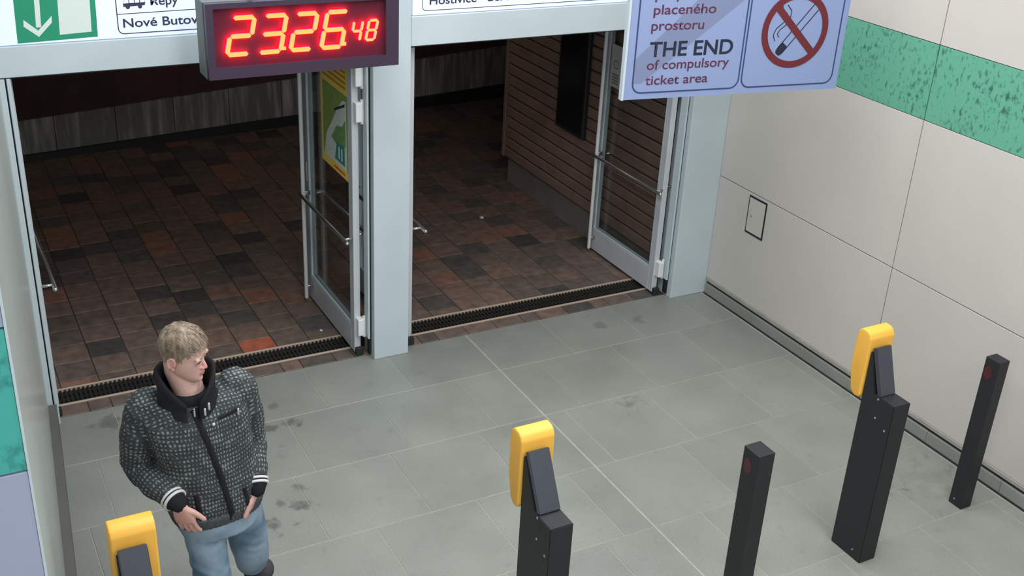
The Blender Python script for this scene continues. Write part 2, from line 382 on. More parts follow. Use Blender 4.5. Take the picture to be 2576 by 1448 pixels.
# jambs
def jamb(x0, x1, nm='jamb'):
    bm = bmesh.new(); box(bm, x0, x1, -.045, .02, .0, HB-.006, bev=.003); box(bm, x0+.004, x1-.004, .02, .09, 0, HB-.006, bev=.002)
    return bm
part('jamb', jamb(-4.74, -4.70), M['alu'], wf); part('jamb', jamb(-4.692, -4.672), M['alu'], wf)
part('seal', BX(-4.70, -4.692, -.03, .05, .03, HB-.01), M['black_gap'], wf)
part('jamb_foot', BX(-4.73, -4.69, -.055, -.02, .03, .075, bev=.004), M['black_gap'], wf)
for x0 in (-2.722, -.334):
    part('seal', BX(x0, x0+.012, .0, .045, .02, HB-.01), M['black_gap'], wf)
part('jamb', BX(-2.735, -2.722, -.012, .06, .14, HB-.01, bev=.002), M['alu'], wf)
part('jamb', BX(-.349, -.334, -.012, .06, .14, HB-.01, bev=.002), M['alu'], wf)

def words(s, F, u0, u1, v0, cap, bold, m, parent):
    bm = text_mesh(s, lambda u, v, d: Vector((u, v, d)), u0, u1, v0, cap, bold)
    ws = s.split(); me = bpy.data.meshes.new('t'); bm.to_mesh(me); bm.free()
    # split at the widest horizontal gaps
    iv = []
    for p in me.polygons: xs = [me.vertices[i].co.x for i in p.vertices]; iv.append((min(xs), max(xs)))
    iv.sort(); gaps = []; hi = iv[0][1]
    for a, b in iv[1:]:
        if a > hi: gaps.append((a-hi, (a+hi)/2))
        hi = max(hi, b)
    cuts = sorted(g[1] for g in sorted(gaps)[::-1][:len(ws)-1])
    for k in range(len(ws)):
        lo_, hi_ = ([-9]+cuts)[k], (cuts+[99])[k]
        b = bmesh.new(); b.from_mesh(me)
        bmesh.ops.delete(b, geom=[v for v in b.verts if not lo_ <= v.co.x < hi_], context='VERTS')
        for v in b.verts: v.co = F(v.co.x, v.co.y, v.co.z)
        part('lettering', b, m, parent)
    bpy.data.meshes.remove(me)
# lit direction sign boxes over the doors (backlit)
def lit(name, col, s): return mat(name, col, .4, emit=col, es=s)
LITW = lit('lit_opal_white', rgb(206, 216, 234), .40); LITG = lit('lit_green', rgb(30, 128, 96), .28); LITO = lit('lit_off_white', rgb(190, 200, 196), .30)
def F0(u, v, d): return Vector((u, -.035-d, v))
sl = thing('direction_sign', (-3.72, -.03, 2.24), 'backlit white direction sign over the left doorway with a green exit arrow', 'sign')
part('light_box', BX(-4.735, -2.712, -.035, .06, 2.236, 3.08, bev=.002), LITW, sl)
bm = bmesh.new(); flat(bm, F0, [(-4.612, 2.243), (-4.224, 2.252), (-4.208, 2.75), (-4.596, 2.75)], .001); part('exit_symbol', bm, LITG, sl)
bm = bmesh.new()
flat(bm, F0, [(-4.516, 2.318), (-4.492, 2.318), (-4.476, 2.62), (-4.502, 2.62)], .002)
flat(bm, F0, [(-4.508, 2.270), (-4.439, 2.338), (-4.436, 2.372), (-4.508, 2.302), (-4.571, 2.360), (-4.574, 2.326)], .002)
part('arrow', bm, LITO, sl)
bm = bmesh.new(); flat(bm, F0, [(-4.408, 2.274), (-4.252, 2.280), (-4.234, 2.70), (-4.388, 2.70)], .002); part('doorway_symbol', bm, LITO, sl)
bm = bmesh.new(); outline(bm, F0, rrect(-4.118, -3.0, 2.258, 2.72, .028), .005, .001)
outline(bm, F0, [(-4.116, 2.360), (-3.002, 2.372)], .004, .001, close=False); part('border', bm, M['ink'], sl)
words('Nové Butovice', F0, -4.092, -3.615, 2.290, .048, .014, M['ink'], sl)
part('lettering', text_mesh('Řepy', F0, -3.944, -3.80, 2.398, .048, .014), M['ink'], sl)
bm = bmesh.new()
flat(bm, F0, [(-4.082, 2.396), (-3.974, 2.400), (-3.970, 2.414), (-4.082, 2.412)], .001)
for bx_ in (-4.060, -3.998): flat(bm, F0, arc(bx_, 2.395, .011, 0, 340, 10), .0014)
outline(bm, F0, [(-4.082, 2.412), (-4.080, 2.446), (-3.975, 2.450), (-3.970, 2.414)], .004, .001)
for bx_ in (-4.052, -4.025, -3.998): outline(bm, F0, [(bx_, 2.414), (bx_, 2.447)], .004, .001, close=False)
part('bus_symbol', bm, M['ink'], sl)
sr = thing('direction_sign', (-1.4, -.03, 2.25), 'backlit white direction sign over the right doorway, mostly above the frame', 'sign')
part('light_box', BX(-2.452, -.33, -.035, .06, 2.254, 3.08, bev=.002), LITW, sr)
bm = bmesh.new(); outline(bm, F0, rrect(-2.39, -1.03, 2.278, 2.72, .025), .004, .001); part('border', bm, M['ink'], sr)
words('Hostivice   Beroun', F0, -2.345, -1.72, 2.312, .05, .014, M['ink'], sr)

# ---- thresholds (one in each doorway)
def threshold(nm, x0, x1, label):
    t = thing(nm, ((x0+x1)/2, .26, 0), label, 'floor grate', 'door threshold grates')
    del t['group']
    part('pit', BX(x0, x1, .176, .356, -.05, -.02), M['black_gap'], t)
    part('edge_strip', BX(x0, x1, .160, .176, -.03, .004, bev=.001), M['tan'], t)
    part('edge_strip', BX(x0, x1, .352, .363, -.03, .003, bev=.001), M['tan'], t)
    bm = bmesh.new()
    n = int((x1-x0)/.027)
    for i in range(n):
        x = x0+.01+i*.027
        for ya, yb in ((.180, .232), (.238, .294), (.300, .350)): box(bm, x, x+.012, ya, yb, -.03, -.004)
    for ya in (.232, .294): box(bm, x0, x1, ya, ya+.006, -.03, -.003)
    o = part('grating', bm, M['mat_dark'], t); o['kind'] = 'stuff'
    return t
threshold('threshold_grate', -4.69, -2.735, 'dark metal floor grate across the left doorway behind the man')
threshold('threshold_grate', -2.45, -.345, 'dark metal floor grate across the right doorway')

# ---- paving outside: fired clay tiles
fo = struct('floor_outside', BX(-7, 4.5, .03, 8.2, -.07, -.028), M['outer_floor'])
part('joint_bed', BX(-7, 4.5, .364, 8.2, -.028, -.004), M['grout_dark'], fo)
part('joint_bed', BX(-4.72, -.3, .03, .162, -.028, -.004), M['grout_dark'], fo)
T = .226
# cut strip in front of the grates
x = -4.72
while x < -.33:
    wdt = random.choice([.13, .226, .226, .226])
    x1 = min(x+wdt, -.33)
    if not (-2.72 < (x+x1)/2 < -2.46) and x1-x > .03:
        put(fo, 'tile', tile_mesh(x1-x-.006, .12, .02, M['clay']), ((x+x1)/2, .097, random.uniform(-.001, 0)))
    x = x1
cells = []
ncol = 52
for c in range(ncol):
    xc = -6.9+c*(T+.003)+T/2
    yo = random.uniform(0, T)
    y = .366 if c % 3 else .366
    first = random.choice([1, .5, .72, .35])
    dy = T*first
    while y < 8.0:
        cells.append((xc, y+dy/2, dy)); y += dy+.003; dy = T
def vis(c):
    return c[0] > -4.9 and (c[0] < -.30 or c[1] > 2.8)
near = sorted([c for c in cells if vis(c) and c[0] < 1.5], key=lambda c: c[1]+.15*abs(c[0]+2.6))
nset = near[:262]
for xc, yc, dy in nset:
    if dy > .05:
        o = put(fo, 'tile', tile_mesh(T-.003, round(dy-.003, 3), .02, M['clay'], .002), (xc, yc, random.uniform(-.002, .001)))
        if abs(xc+3.29) < .12 and abs(yc-.47) < .12: o.color = (1, 0, 0, 1)
bm = bmesh.new(); shade = []
ns = set(nset)
for c in cells:
    if c in ns: continue
    xc, yc, dy = c; zt = random.uniform(-.002, .001)
    vs = [bm.verts.new((xc+sx*(T/2-.0015), yc+sy*(dy/2-.0015), zz)) for zz in (-.02, zt) for sx, sy in ((-1, -1), (1, -1), (1, 1), (-1, 1))]
    for q in ((4, 5, 6, 7), (0, 1, 5, 4), (1, 2, 6, 5), (2, 3, 7, 6), (3, 0, 4, 7)): bm.faces.new([vs[i] for i in q])
    shade += [tone()]*8
o = part('far_tiles', bm, M['clay_far'], fo); o['kind'] = 'stuff'
a = o.data.attributes.new('shade', 'FLOAT', 'POINT'); a.data.foreach_set('value', shade)

# ---- outer passage walls
def wy(x): return 4.58+.085*(x+4.9)
def skew(name, x0, x1, d0, d1, z0a, z0b, z1a, z1b, m, parent=None):
    bm = bmesh.new(); lo = []
    for x, za, zb in ((x0, z0a, z1a), (x1, z0b, z1b)):
        lo.append([bm.verts.new((x, wy(x)+d, z)) for d, z in ((d0, za), (d1, za), (d1, zb), (d0, zb))])
    for i in range(4): bm.faces.new((lo[0][i], lo[0][(i+1) % 4], lo[1][(i+1) % 4], lo[1][i]))
    bm.faces.new(lo[0]); bm.faces.new(lo[1][::-1])
    return part(name, bm, m, parent)
wo = skew('wall_outside_back', -7, 4.5, .07, .3, 0, 0, 3.2, 3.2, M['dark']); wo['kind'] = 'structure'
skew('gutter_plinth', -7, 4.5, 0, .07, 0, 0, .012, .20, M['very_dark'], wo)
ZB = (.03, .0225, .38, .040)
def zb(x): return ZB[0]+ZB[1]*(x+4.2)
def zt(x): return ZB[2]+ZB[3]*(x+4.2)
for k in range(20):
    x0 = -6.8+k*.56
    skew('rib', x0, x0+.554, .045, .07, zb(x0), zb(x0+.554), zt(x0), zt(x0+.554), M['concrete'], wo)
wi = struct('wall_outside_right', BX(-.29, -.17, .14, 2.64, 0, 2.9), M['dark'])
part('plinth', BX(-.312, -.29, .16, 2.62, 0, .24), M['plinth_ext'], wi)
for k in range(26):
    z = .246+k*.0975
    part('cladding_board', BX(-.345, -.29, .15, 2.65, z+.006, z+.0915, bev=.008), M['board'], wi)
part('corner_post', BX(-.348, -.28, 2.652, 2.70, .24, 2.8, bev=.006), M['board'], wi)
struct('wall_outside_left', BX(-5.0, -4.86, .15, 5.1, 0, 3.2), M['dark'])
struct('wall_outside_far', BX(4.4, 4.5, 2.7, 5.1, 0, 3.2), M['dark'])
struct('ceiling_outside', BX(-7, 4.5, .15, 5.3, 3.2, 3.3), M['dark'])
nb = thing('notice_case', (-.36, 1.5, .85), 'black shallow notice case on the brown slatted wall outside', 'notice case')
part('case', BX(-.385, -.346, 1.26, 1.70, .84, 2.0, bev=.006), M['very_dark'], nb)
part('glazing', BX(-.388, -.385, 1.29, 1.67, .87, 1.97), mat('dark_glazing', rgb(24, 26, 30), .12), nb)

# ================================================================== DOOR LEAVES
def leaf(xc, side, name, label, y0=.062, y1=1.0, dx=0.0):
    """an open leaf in a plane x = const, hinged at y0; bars on `side` (-1 left, +1 right) and on the other face too"""
    d = thing(name, (xc, y0, 0), label, 'door', None)
    t = .022; z0, z1 = .022, 2.04
    part('hinge_stile', BX(xc-t, xc+t, y0, y0+.058, z0, z1, bev=.003), M['leaf'], d)
    part('free_stile', BX(xc-t, xc+t, y1-.07, y1, z0, z1, bev=.003), M['leaf'], d)
    part('kick_rail', BX(xc-t, xc+t, y0+.058, y1-.07, z0, .20, bev=.003), M['leaf'], d)
    part('top_rail', BX(xc-t, xc+t, y0+.058, y1-.07, z1-.09, z1, bev=.003), M['leaf'], d)
    bm = bmesh.new()
    for s in (-1, 1):
        xa, xb = sorted((xc+s*.010, xc+s*.021))
        box(bm, xa, xb, y0+.058, y0+.071, .2, z1-.09); box(bm, xa, xb, y1-.083, y1-.07, .2, z1-.09)
        box(bm, xa, xb, y0+.071, y1-.083, .2, .213)
    part('glazing_bead', bm, M['alu'], d)
    part('glass_pane', BX(xc-.004, xc+.004, y0+.062, y1-.075, .205, z1-.095), M['glass'], d)
    for s in (-1, 1):
        xb = xc+s*.085
        bm = bmesh.new(); tube(bm, [(xb, y0-.06 if s == side else y0+.03, .845), (xb, y1-.06, .84)], .0135, 12); bar = part('push_bar', bm, M['steel'], d, True)
        for yy in (y0+.005 if s == side else y0+.05, y1-.1):
            bm = bmesh.new(); tube(bm, [(xc+s*t, yy, .845), (xb, yy, .845)], .009, 10, caps=False); part('bracket', bm, M['steel'], bar, True)
    xb = xc+side*.07
    bm = bmesh.new(); tube(bm, [(xb, y1-.10, .055), (xb, y1-.10, 2.0)], .0145, 12); pull = part('pull_tube', bm, M['white_paint'], d, True)
    for zz in (.14, .86, 1.94):
        bm = bmesh.new(); tube(bm, [(xc+side*t, y1-.10, zz), (xb, y1-.10, zz)], .009, 10, caps=False); part('bracket', bm, M['steel'], pull, True)
    part('lock_case', BX(xc-.027 if side < 0 else xc+.022, xc-.022 if side < 0 else xc+.027, y1-.055, y1-.025, .92, 1.06, bev=.002), M['alu'], d)
    for zz in (.22, 1.68, 1.9) if side < 0 else ():
        bm = bmesh.new(); box(bm, xc-.012, xc+.03, y0-.05, y0+.01, zz-.06, zz+.06, bev=.004)
        tube(bm, [(xc+.034, y0-.03, zz-.075), (xc+.034, y0-.03, zz+.075)], .011, 10, caps=False); part('hinge', bm, M['white_paint'], d)
    part('bottom_pivot', BX(xc-.02, xc+.03, y0-.03, y0+.0, .004, .06, bev=.004), M['black_gap'], d)
    return d
leaf(-2.782, -1, 'door_leaf', 'open glass door leaf at the middle pillar with a yellow map poster')
leaf(-.398, -1, 'door_leaf', 'open glass door leaf by the brown slatted wall with a paper notice')
leaf(-4.655+.02-.045, 1, 'door_leaf', 'open glass door leaf at the far left seen edge-on')
leaf(-2.415, 1, 'door_leaf', 'open glass door leaf hidden behind the middle pillar, only its bar end showing')

def FL(xp):
    return lambda u, v, d: Vector((xp-d, u, v))
# map poster on the left-hand leaf
F1 = FL(-2.7895)
po = thing('map_poster', (-2.79, .35, 1.17), 'yellow poster with a green map taped inside the door glass', 'poster')
bm = bmesh.new(); flat(bm, F1, [(.124, 1.185), (.655, 1.185), (.655, 1.95), (.124, 1.95)], .002, .002)
part('sheet', bm, mat('yellow_print', rgb(244, 214, 104), .6), po)
def pf(name, pts, m, d):
    bm = bmesh.new(); flat(bm, F1, pts, d); return part(name, bm, m, po)
G1 = mat('map_green', rgb(142, 162, 88), .7, 0, .3, .12, 25); G2 = mat('map_light', rgb(214, 222, 216), .7, 0, .3, .12, 60)
pf('map_field', [(.165, 1.245), (.615, 1.245), (.615, 1.735), (.165, 1.735)], G1, .003)
pf('map_built_area', [(.19, 1.70), (.25, 1.69), (.36, 1.60), (.42, 1.53), (.55, 1.40), (.6, 1.26), (.6, 1.245), (.18, 1.245)], G2, .0036)
pf('map_park', [(.20, 1.40), (.36, 1.37), (.46, 1.40), (.36, 1.50), (.26, 1.52), (.20, 1.58)], mat('map_park_green', rgb(116, 158, 96), .7, 0, .3, .25, 40), .0042)
pf('map_line', [(.21, 1.66), (.21, 1.68), (.40, 1.60), (.40, 1.585)], M['ink'], .0042)
pf('teal_block', [(.22, 1.27), (.40, 1.27), (.36, 1.395), (.22, 1.395)], mat('map_teal', rgb(58, 138, 136), .7), .0048)
for q in (.26, .31): pf('map_mark', [(q, 1.29), (q+.02, 1.29), (q+.02, 1.37), (q, 1.37)], G2, .0054)
OR = mat('orange_print', rgb(204, 142, 40), .6)
for k in range(5):
    z = 1.77+k*.033
    pf('text_row', [(.20, z), (.62-.03*(k % 3), z), (.62-.03*(k % 3), z+.016), (.20, z+.016)], OR, .003)
pf('text_row', [(.22, 1.205), (.42, 1.205), (.42, 1.222), (.22, 1.222)], mat('red_print', rgb(220, 110, 50), .6), .003)
# paper notice on the right leaf
F2 = FL(-.4035)
pn = thing('paper_notice', (-.405, .83, 1.4), 'grey paper notice taped to the glass of the right door leaf', 'notice')
bm = bmesh.new(); flat(bm, F2, [(.76, 1.40), (.90, 1.40), (.90, 1.72), (.76, 1.72)], .002, .002); part('sheet', bm, M['paper'], pn)
bm = bmesh.new()
outline(bm, F2, arc(.83, 1.575, .03, 0, 340, 14), .008, .003)
FP = mat('faded_print', rgb(104, 104, 106), .8); part('emblem', bm, FP, pn)
bm = bmesh.new()
for k in range(4): flat(bm, F2, [(.785, 1.425+k*.022), (.875, 1.425+k*.022), (.875, 1.436+k*.022), (.785, 1.436+k*.022)], .003)
part('print', bm, FP, pn)
bm = bmesh.new()

# ================================================================== CLOCK
ck = thing('digital_clock', (-3.3, -.6, 2.13), 'grey box clock with glowing red and orange digits hanging before the doors', 'clock')
CX0, CX1, CZ0, CZ1 = -3.802, -2.775, 2.128, 2.515
bm = bmesh.new()
box(bm, CX0, CX1, -.56, -.42, CZ0, CZ1, bev=.003)
fr = M['clock'] = mat('grey_clock_case', rgb(98, 104, 102), .5)
part('case', bm, fr, ck)
FACE = mat('dark_violet_face', rgb(54, 40, 60), .4)
bm = bmesh.new()
for q in ((CX0+.004, CX1-.002, CZ0+.004, CZ0+.062), (CX0+.004, CX1-.002, CZ1-.03, CZ1-.004), (CX0+.004, CX0+.042, CZ0+.062, CZ1-.03), (CX1-.075, CX1-.002, CZ0+.062, CZ1-.03)):
    box(bm, q[0], q[1], -.60, -.56, q[2], q[3])
part('bezel', bm, FACE, ck)
part('diffuser', BX(CX0+.04, CX1-.07, -.572, -.562, CZ0+.06, CZ1-.028), mat('red_diffuser', (.085, .009, .026, 1), .6, 0, .2), ck)
for xx in (-3.55, -3.03):
    bm = bmesh.new(); tube(bm, [(xx, -.51, CZ1-.002), (xx, -.51, 4.3)], .012, 10, caps=False); part('hanger', bm, M['alu_dark'], ck, True)
SEGF = mat('led_front', (0, 0, 0, 1), .5, emit=(1.0, .46, .11, 1), es=1.25)
SEGS = mat('led_side_halo', (0, 0, 0, 1), .5, emit=(1.0, .005, .02, 1), es=24.0)  # extra red emission added on the sides to imitate bloom around the digits
def seg_digit(ch, x0, z0, w_, h_, t, slant):
    on = {'2': 'abged', '3': 'abgcd', '6': 'afgedc', '4': 'fgbc', '8': 'abcdefg'}[ch]
    def P(u, v): return (x0+u*w_+v*slant, z0+v*h_)
    S = dict(a=((0, 1), (1, 1)), b=((1, 1), (1, .5)), c=((1, .5), (1, 0)), d=((0, 0), (1, 0)), e=((0, .5), (0, 0)), f=((0, 1), (0, .5)), g=((0, .5), (1, .5)))
    for s in on:
        a, b = (Vector(P(*q)) for q in S[s]); dd = (b-a).normalized(); nn = Vector((-dd.y, dd.x)); a = a+dd*t*.28; b = b-dd*t*.28
        pts = [a+nn*t*.32, a-dd*t*.25, a-nn*t*.32, b-nn*t*.32, b+dd*t*.25, b+nn*t*.32]
        pts = [a+nn*t*.5+dd*t*.2, a-dd*t*.2, a-nn*t*.5+dd*t*.2, b-nn*t*.5-dd*t*.2, b+dd*t*.2, b+nn*t*.5-dd*t*.2]
        yield [(p.x, p.y) for p in pts]
def digit(ch, *a):
    bm = bmesh.new()
    for pts in seg_digit(ch, *a): prism(bm, pts, 1, -.591, -.583)
    o = part('digit', bm, SEGF, ck); o.data.materials.append(SEGS)
    for p in o.data.polygons:
        if p.normal.y > -.5: p.material_index = 1
    return o
for ch, x0 in (('2', -3.700), ('3', -3.535), ('2', -3.372), ('6', -3.208)):
    digit(ch, x0, 2.252, .110, .182, .023, .040)
for ch, x0 in (('4', -3.045), ('8', -2.962)):
    digit(ch, x0, 2.276, .048, .102, .014, .022)
for xx in (-3.405, -3.080):
    bm = bmesh.new(); box(bm, xx-.009, xx+.009, -.591, -.583, 2.256, 2.274); o = part('separator_dot', bm, SEGF, ck); o.data.materials.append(SEGS)
    for p in o.data.polygons:
        if p.normal.y > -.5: p.material_index = 1

# ================================================================== HANGING SIGN
SO = Vector((-1.860, -1.420, 2.08)); SU = Vector((.98910, -.14725, 0)); SN = Vector((-.14725, -.98910, 0))
def FS(u, v, d): return SO+SU*u+Vector((0, 0, v))+SN*d
sg = thing('hanging_sign', SO, 'pale blue hanging sign reading THE END of compulsory ticket area beside a no smoking circle', 'sign')
def slab(u0, u1, v0, v1, d0, d1, bm=None):
    bm = bm or bmesh.new()
    vs = [bm.verts.new(FS(u, v, d)) for u, v, d in ((u0, v0, d0), (u1, v0, d0), (u1, v1, d0), (u0, v1, d0), (u0, v0, d1), (u1, v0, d1), (u1, v1, d1), (u0, v1, d1))]
    for q in ((0, 1, 2, 3), (7, 6, 5, 4), (0, 4, 5, 1), (1, 5, 6, 2), (2, 6, 7, 3), (3, 7, 4, 0)): bm.faces.new([vs[i] for i in q])
    return bm
SB = mat('pale_blue_sign_face', rgb(132, 147, 188), .55)
part('panel', slab(0, 1.293, 0, .80, -.03, 0), SB, sg)
part('edge_profile', slab(-.012, 0, -.002, .802, -.032, .002), M['alu'], sg)
part('edge_profile', slab(1.293, 1.30, -.002, .802, -.032, .002), SB, sg)
for uu in (.12, 1.17): part('hanger', slab(uu-.01, uu+.01, .8, 2.22, -.022, -.004), M['alu_dark'], sg)
bm = bmesh.new(); flat(bm, FS, [(.052, .215), (.052, .085), (.095, .085), (.668, .52), (.668, .77), (.66, .77)], .0006, .0003)
part('diagonal_band', bm, mat('grey_lilac_band', rgb(116, 126, 160), .55), sg)
bm = bmesh.new(); outline(bm, FS, rrect(.046, .672, .034, .775, .05), .008); outline(bm, FS, rrect(.690, 1.262, .034, .775, .05), .008)
part('border', bm, mat('navy_line', rgb(44, 60, 104), .5), sg)
PUR = mat('plum_lettering', rgb(86, 36, 66), .55); NAV = mat('navy_lettering', rgb(20, 28, 50), .55)
for s, u0, u1, v0, cap, m_, b_ in (('přepravně', .128, .50, .522, .055, PUR, .010), ('placeného', .126, .484, .441, .052, PUR, .010),
                                   ('prostoru', .122, .424, .360, .052, PUR, .010), ('THE END', .124, .612, .224, .080, NAV, .018), ('of compulsory', .118, .600, .156, .052, PUR, .009),
                                   ('ticket area', .118, .484, .075, .052, PUR, .009)):
    words(s, FS, u0, u1, v0, cap, b_, m_, sg)
cu, cv = .979, .335
bm = bmesh.new(); outline(bm, FS, arc(cu, cv, .186, 0, 352.5, 48)[:-1]+[(cu+.186*math.cos(math.radians(352.5)), cv+.186*math.sin(math.radians(352.5)))], .037, .0024)
flat(bm, FS, [(cu-.142, cv+.115), (cu-.115, cv+.142), (cu+.142, cv-.115), (cu+.115, cv-.142)], .0026)
part('prohibition_ring', bm, mat('brick_red_print', rgb(98, 26, 38), .55), sg)
bm = bmesh.new()
a0 = Vector((.900, .225)); dd = Vector((.64, .77)).normalized(); nn = Vector((-dd.y, dd.x)); hw = .021
L_ = .30
outline(bm, FS, [tuple(a0+nn*hw), tuple(a0-nn*hw), tuple(a0-nn*hw+dd*L_), tuple(a0+dd*(L_+.02)), tuple(a0+nn*hw+dd*L_)], .0055)
flat(bm, FS, [tuple(a0+nn*hw-dd*.01), tuple(a0-nn*hw-dd*.01), tuple(a0-nn*hw+dd*.045), tuple(a0+nn*hw+dd*.045)])
flat(bm, FS, [tuple(a0+nn*.013-dd*.022), tuple(a0-nn*.013-dd*.022), tuple(a0-nn*hw-dd*.01), tuple(a0+nn*hw-dd*.01)])
outline(bm, FS, [(.862, .28), (.848, .312), (.86, .345), (.892, .372), (.916, .392), (.914, .426), (.884, .45), (.878, .49)], .005, close=False)
outline(bm, FS, [(.884, .30), (.872, .318), (.884, .340), (.915, .362), (.938, .395), (.940, .44), (.912, .47)], .005, close=False)
part('cigarette_symbol', bm, NAV, sg)

# ================================================================== BOLLARDS AND TICKET VALIDATORS
def bollard(x0, x1, y0, y1, z1, label):
    b = thing('bollard', ((x0+x1)/2, (y0+y1)/2, 0), label, 'bollard')
    part('post', BX(x0, x1, y0, y1, 0, z1, bev=.004, seg=2), M['bollard'], b)
    bm = bmesh.new(); yc = (y0+y1)/2+.012; zc = z1-.085
    prism(bm, [(yc+.026*math.cos(2*PI*i/14), zc+.04*math.sin(2*PI*i/14)) for i in range(14)], 0, x0-.0015, x0+.002); part('signal_lens', bm, M['red_dot'], b)
    for zz in (.04,):
        bm = bmesh.new(); tube(bm, [(x0-.002, yc, zz), (x0+.002, yc, zz)], .005, 8, caps=False); part('screw', bm, M['alu_dark'], b)
    return b
bollard(-.343, -.265, -2.890, -2.800, .937, 'slim black square bollard nearest the right wall')
bollard(-2.070, -1.978, -3.052, -2.945, .932, 'slim black square bollard between the two taller validator posts')
def validator(xc, y0, y1, label, zt=.925, w_=.108, dz=0.0, yl=0):
    """y0 near face, y1 far face"""
    v = thing('ticket_validator', (xc, (y0+y1)/2, 0), label, 'ticket validator')
    x0, x1 = xc-w_/2, xc+w_/2
    prof = [(y0, 0), (y1, 0), (y1, zt+.20), (y1-.012, zt+.205), (y0+.135, zt), (y0, zt)]
    bm = bmesh.new(); prism(bm, prof, 0, x0, x1, bev=.003); part('post', bm, M['bollard'], v)
    # sloping dark cover that overhangs the shoulder a little
    a = Vector((y0+.122, zt+.006)); b = Vector((y1-.006, zt+.222)); d_ = (b-a).normalized(); n_ = Vector((-d_.y, d_.x)); n_ = -n_ if n_.y < 0 else n_
    a2 = a-d_*.012
    bm = bmesh.new(); prism(bm, [tuple(a2), tuple(b), tuple(b+n_*.022), tuple(a2+n_*.022)], 0, x0+.004, x1-.004, bev=.003); part('display_cover', bm, M['screen'], v)
    # yellow validator body behind the post, back towards the gate
    yb = y1+.002; W = .158
    prof = [(yb, zt-.045), (yb, zt+.265), (yb+.012, zt+.290), (yb+.03, zt+.300), (yb+.065, zt+.302), (yb+.085, zt+.285), (yb+.095, zt+.23), (yb+.095, zt+.07), (yb+.07, zt-.04), (yb+.04, zt-.065), (yb+.01, zt-.06)]
    bm = bmesh.new(); prism(bm, prof, 0, xc-W/2+.012, xc+W/2+.012, bev=0)
    bmesh.ops.bevel(bm, geom=[e for e in bm.edges], offset=.011, segments=3, affect='EDGES', profile=.6, clamp_overlap=True)
    part('reader_body', bm, M['yellow'], v, True)
    bm = bmesh.new(); box(bm, xc-.05, xc+.07, yb+.094, yb+.100, zt+.06, zt+.23, bev=.003); part('reader_face', bm, M['screen'], v)
    for yy, zz in ((y0+.10, zt-.115), (y0+.03, zt-.15), (y0+.105, zt-.012)):
        bm = bmesh.new(); tube(bm, [(x0-.002, yy, zz), (x0+.002, yy, zz)], .0055, 8, caps=False); part('screw', bm, M['alu_dark'], v)
    for yy in (y0+.06,):
        bm = bmesh.new(); tube(bm, [(x0-.002, yy, .05), (x0+.002, yy, .05)], .0055, 8, caps=False); part('screw', bm, M['alu_dark'], v)
    return v
validator(-1.152, -3.0, -2.79, 'ticket validator on a black post, the one beside the slim bollard at the right wall', .945)
validator(-3.118, -3.108, -2.862, 'ticket validator on a black post standing in the middle of the gate line')
validator(-4.712, -3.06, -2.815, 'ticket validator by the left wall in front of the man, only its top in view')

# small litter
for loc, s, lab in (((-.948, 1.882, .002), .018, 'crumpled white scrap of litter on the paving beyond the right doorway'),
                    ((-2.897, .466, .002), .011, 'tiny white scrap of litter on the paving by the map door leaf'),
                    ((-1.27, -3.55, .001), .010, 'tiny pale scrap on the floor tiles at the lower right')):
    if lab.startswith('tiny pale'): continue
    bm = bmesh.new(); bmesh.ops.create_icosphere(bm, subdivisions=2, radius=s)
    for v in bm.verts:
        v.co *= 1+.5*noise.noise(v.co*90); v.co.z = max(v.co.z*.6, -s*.3); v.co += Vector(loc)+Vector((0, 0, s*.3))
    o = part('paper_scrap', bm, M['white_paint']); tag(o, lab, 'litter')

# ===PERSON===

# ================================================================== PERSON
def remeshed(bm, voxel, smooth_it=3, fac=.5):
    me = bpy.data.meshes.new('tmp'); bmesh.ops.recalc_face_normals(bm, faces=bm.faces); bm.to_mesh(me); bm.free()
    o = bpy.data.objects.new('tmp', me); COL.objects.link(o)
    r = o.modifiers.new('r', 'REMESH'); r.mode = 'VOXEL'; r.voxel_size = voxel
    if smooth_it:
        s = o.modifiers.new('s', 'SMOOTH'); s.iterations = smooth_it; s.factor = fac
    dg = bpy.context.evaluated_depsgraph_get(); out = bpy.data.meshes.new_from_object(o.evaluated_get(dg))
    COL.objects.unlink(o); bpy.data.objects.remove(o); bpy.data.meshes.remove(me)
    return out
def loft(bm, rs, n=32, p=2.3):
    """rs: (centre, half width vector, half depth vector) rings, superelliptic"""
    L = []
    for c, a, b in rs:
        c, a, b = Vector(c), Vector(a), Vector(b); r = []
        for i in range(n):
            t = 2*PI*i/n; ct, st = math.cos(t), math.sin(t)
            r.append(c+a*math.copysign(abs(ct)**(2/p), ct)+b*math.copysign(abs(st)**(2/p), st))
        L.append(r)
    rings(bm, L)
def pobj(name, me, m, parent, smooth=True, label=None):
    me.transform(Matrix.Translation(-wpos(parent))); me.materials.clear(); me.materials.append(m)
    if smooth: me.shade_smooth()
    me.name = name
    o = bpy.data.objects.new(name, me); COL.objects.link(o); o.parent = parent
    if label: o['label'] = label
    return o
V = Vector
person = thing('person', (-4.37, -2.43, 0), 'person in grey flecked zip jacket and light blue jeans walking in, hands at the pockets', 'person')

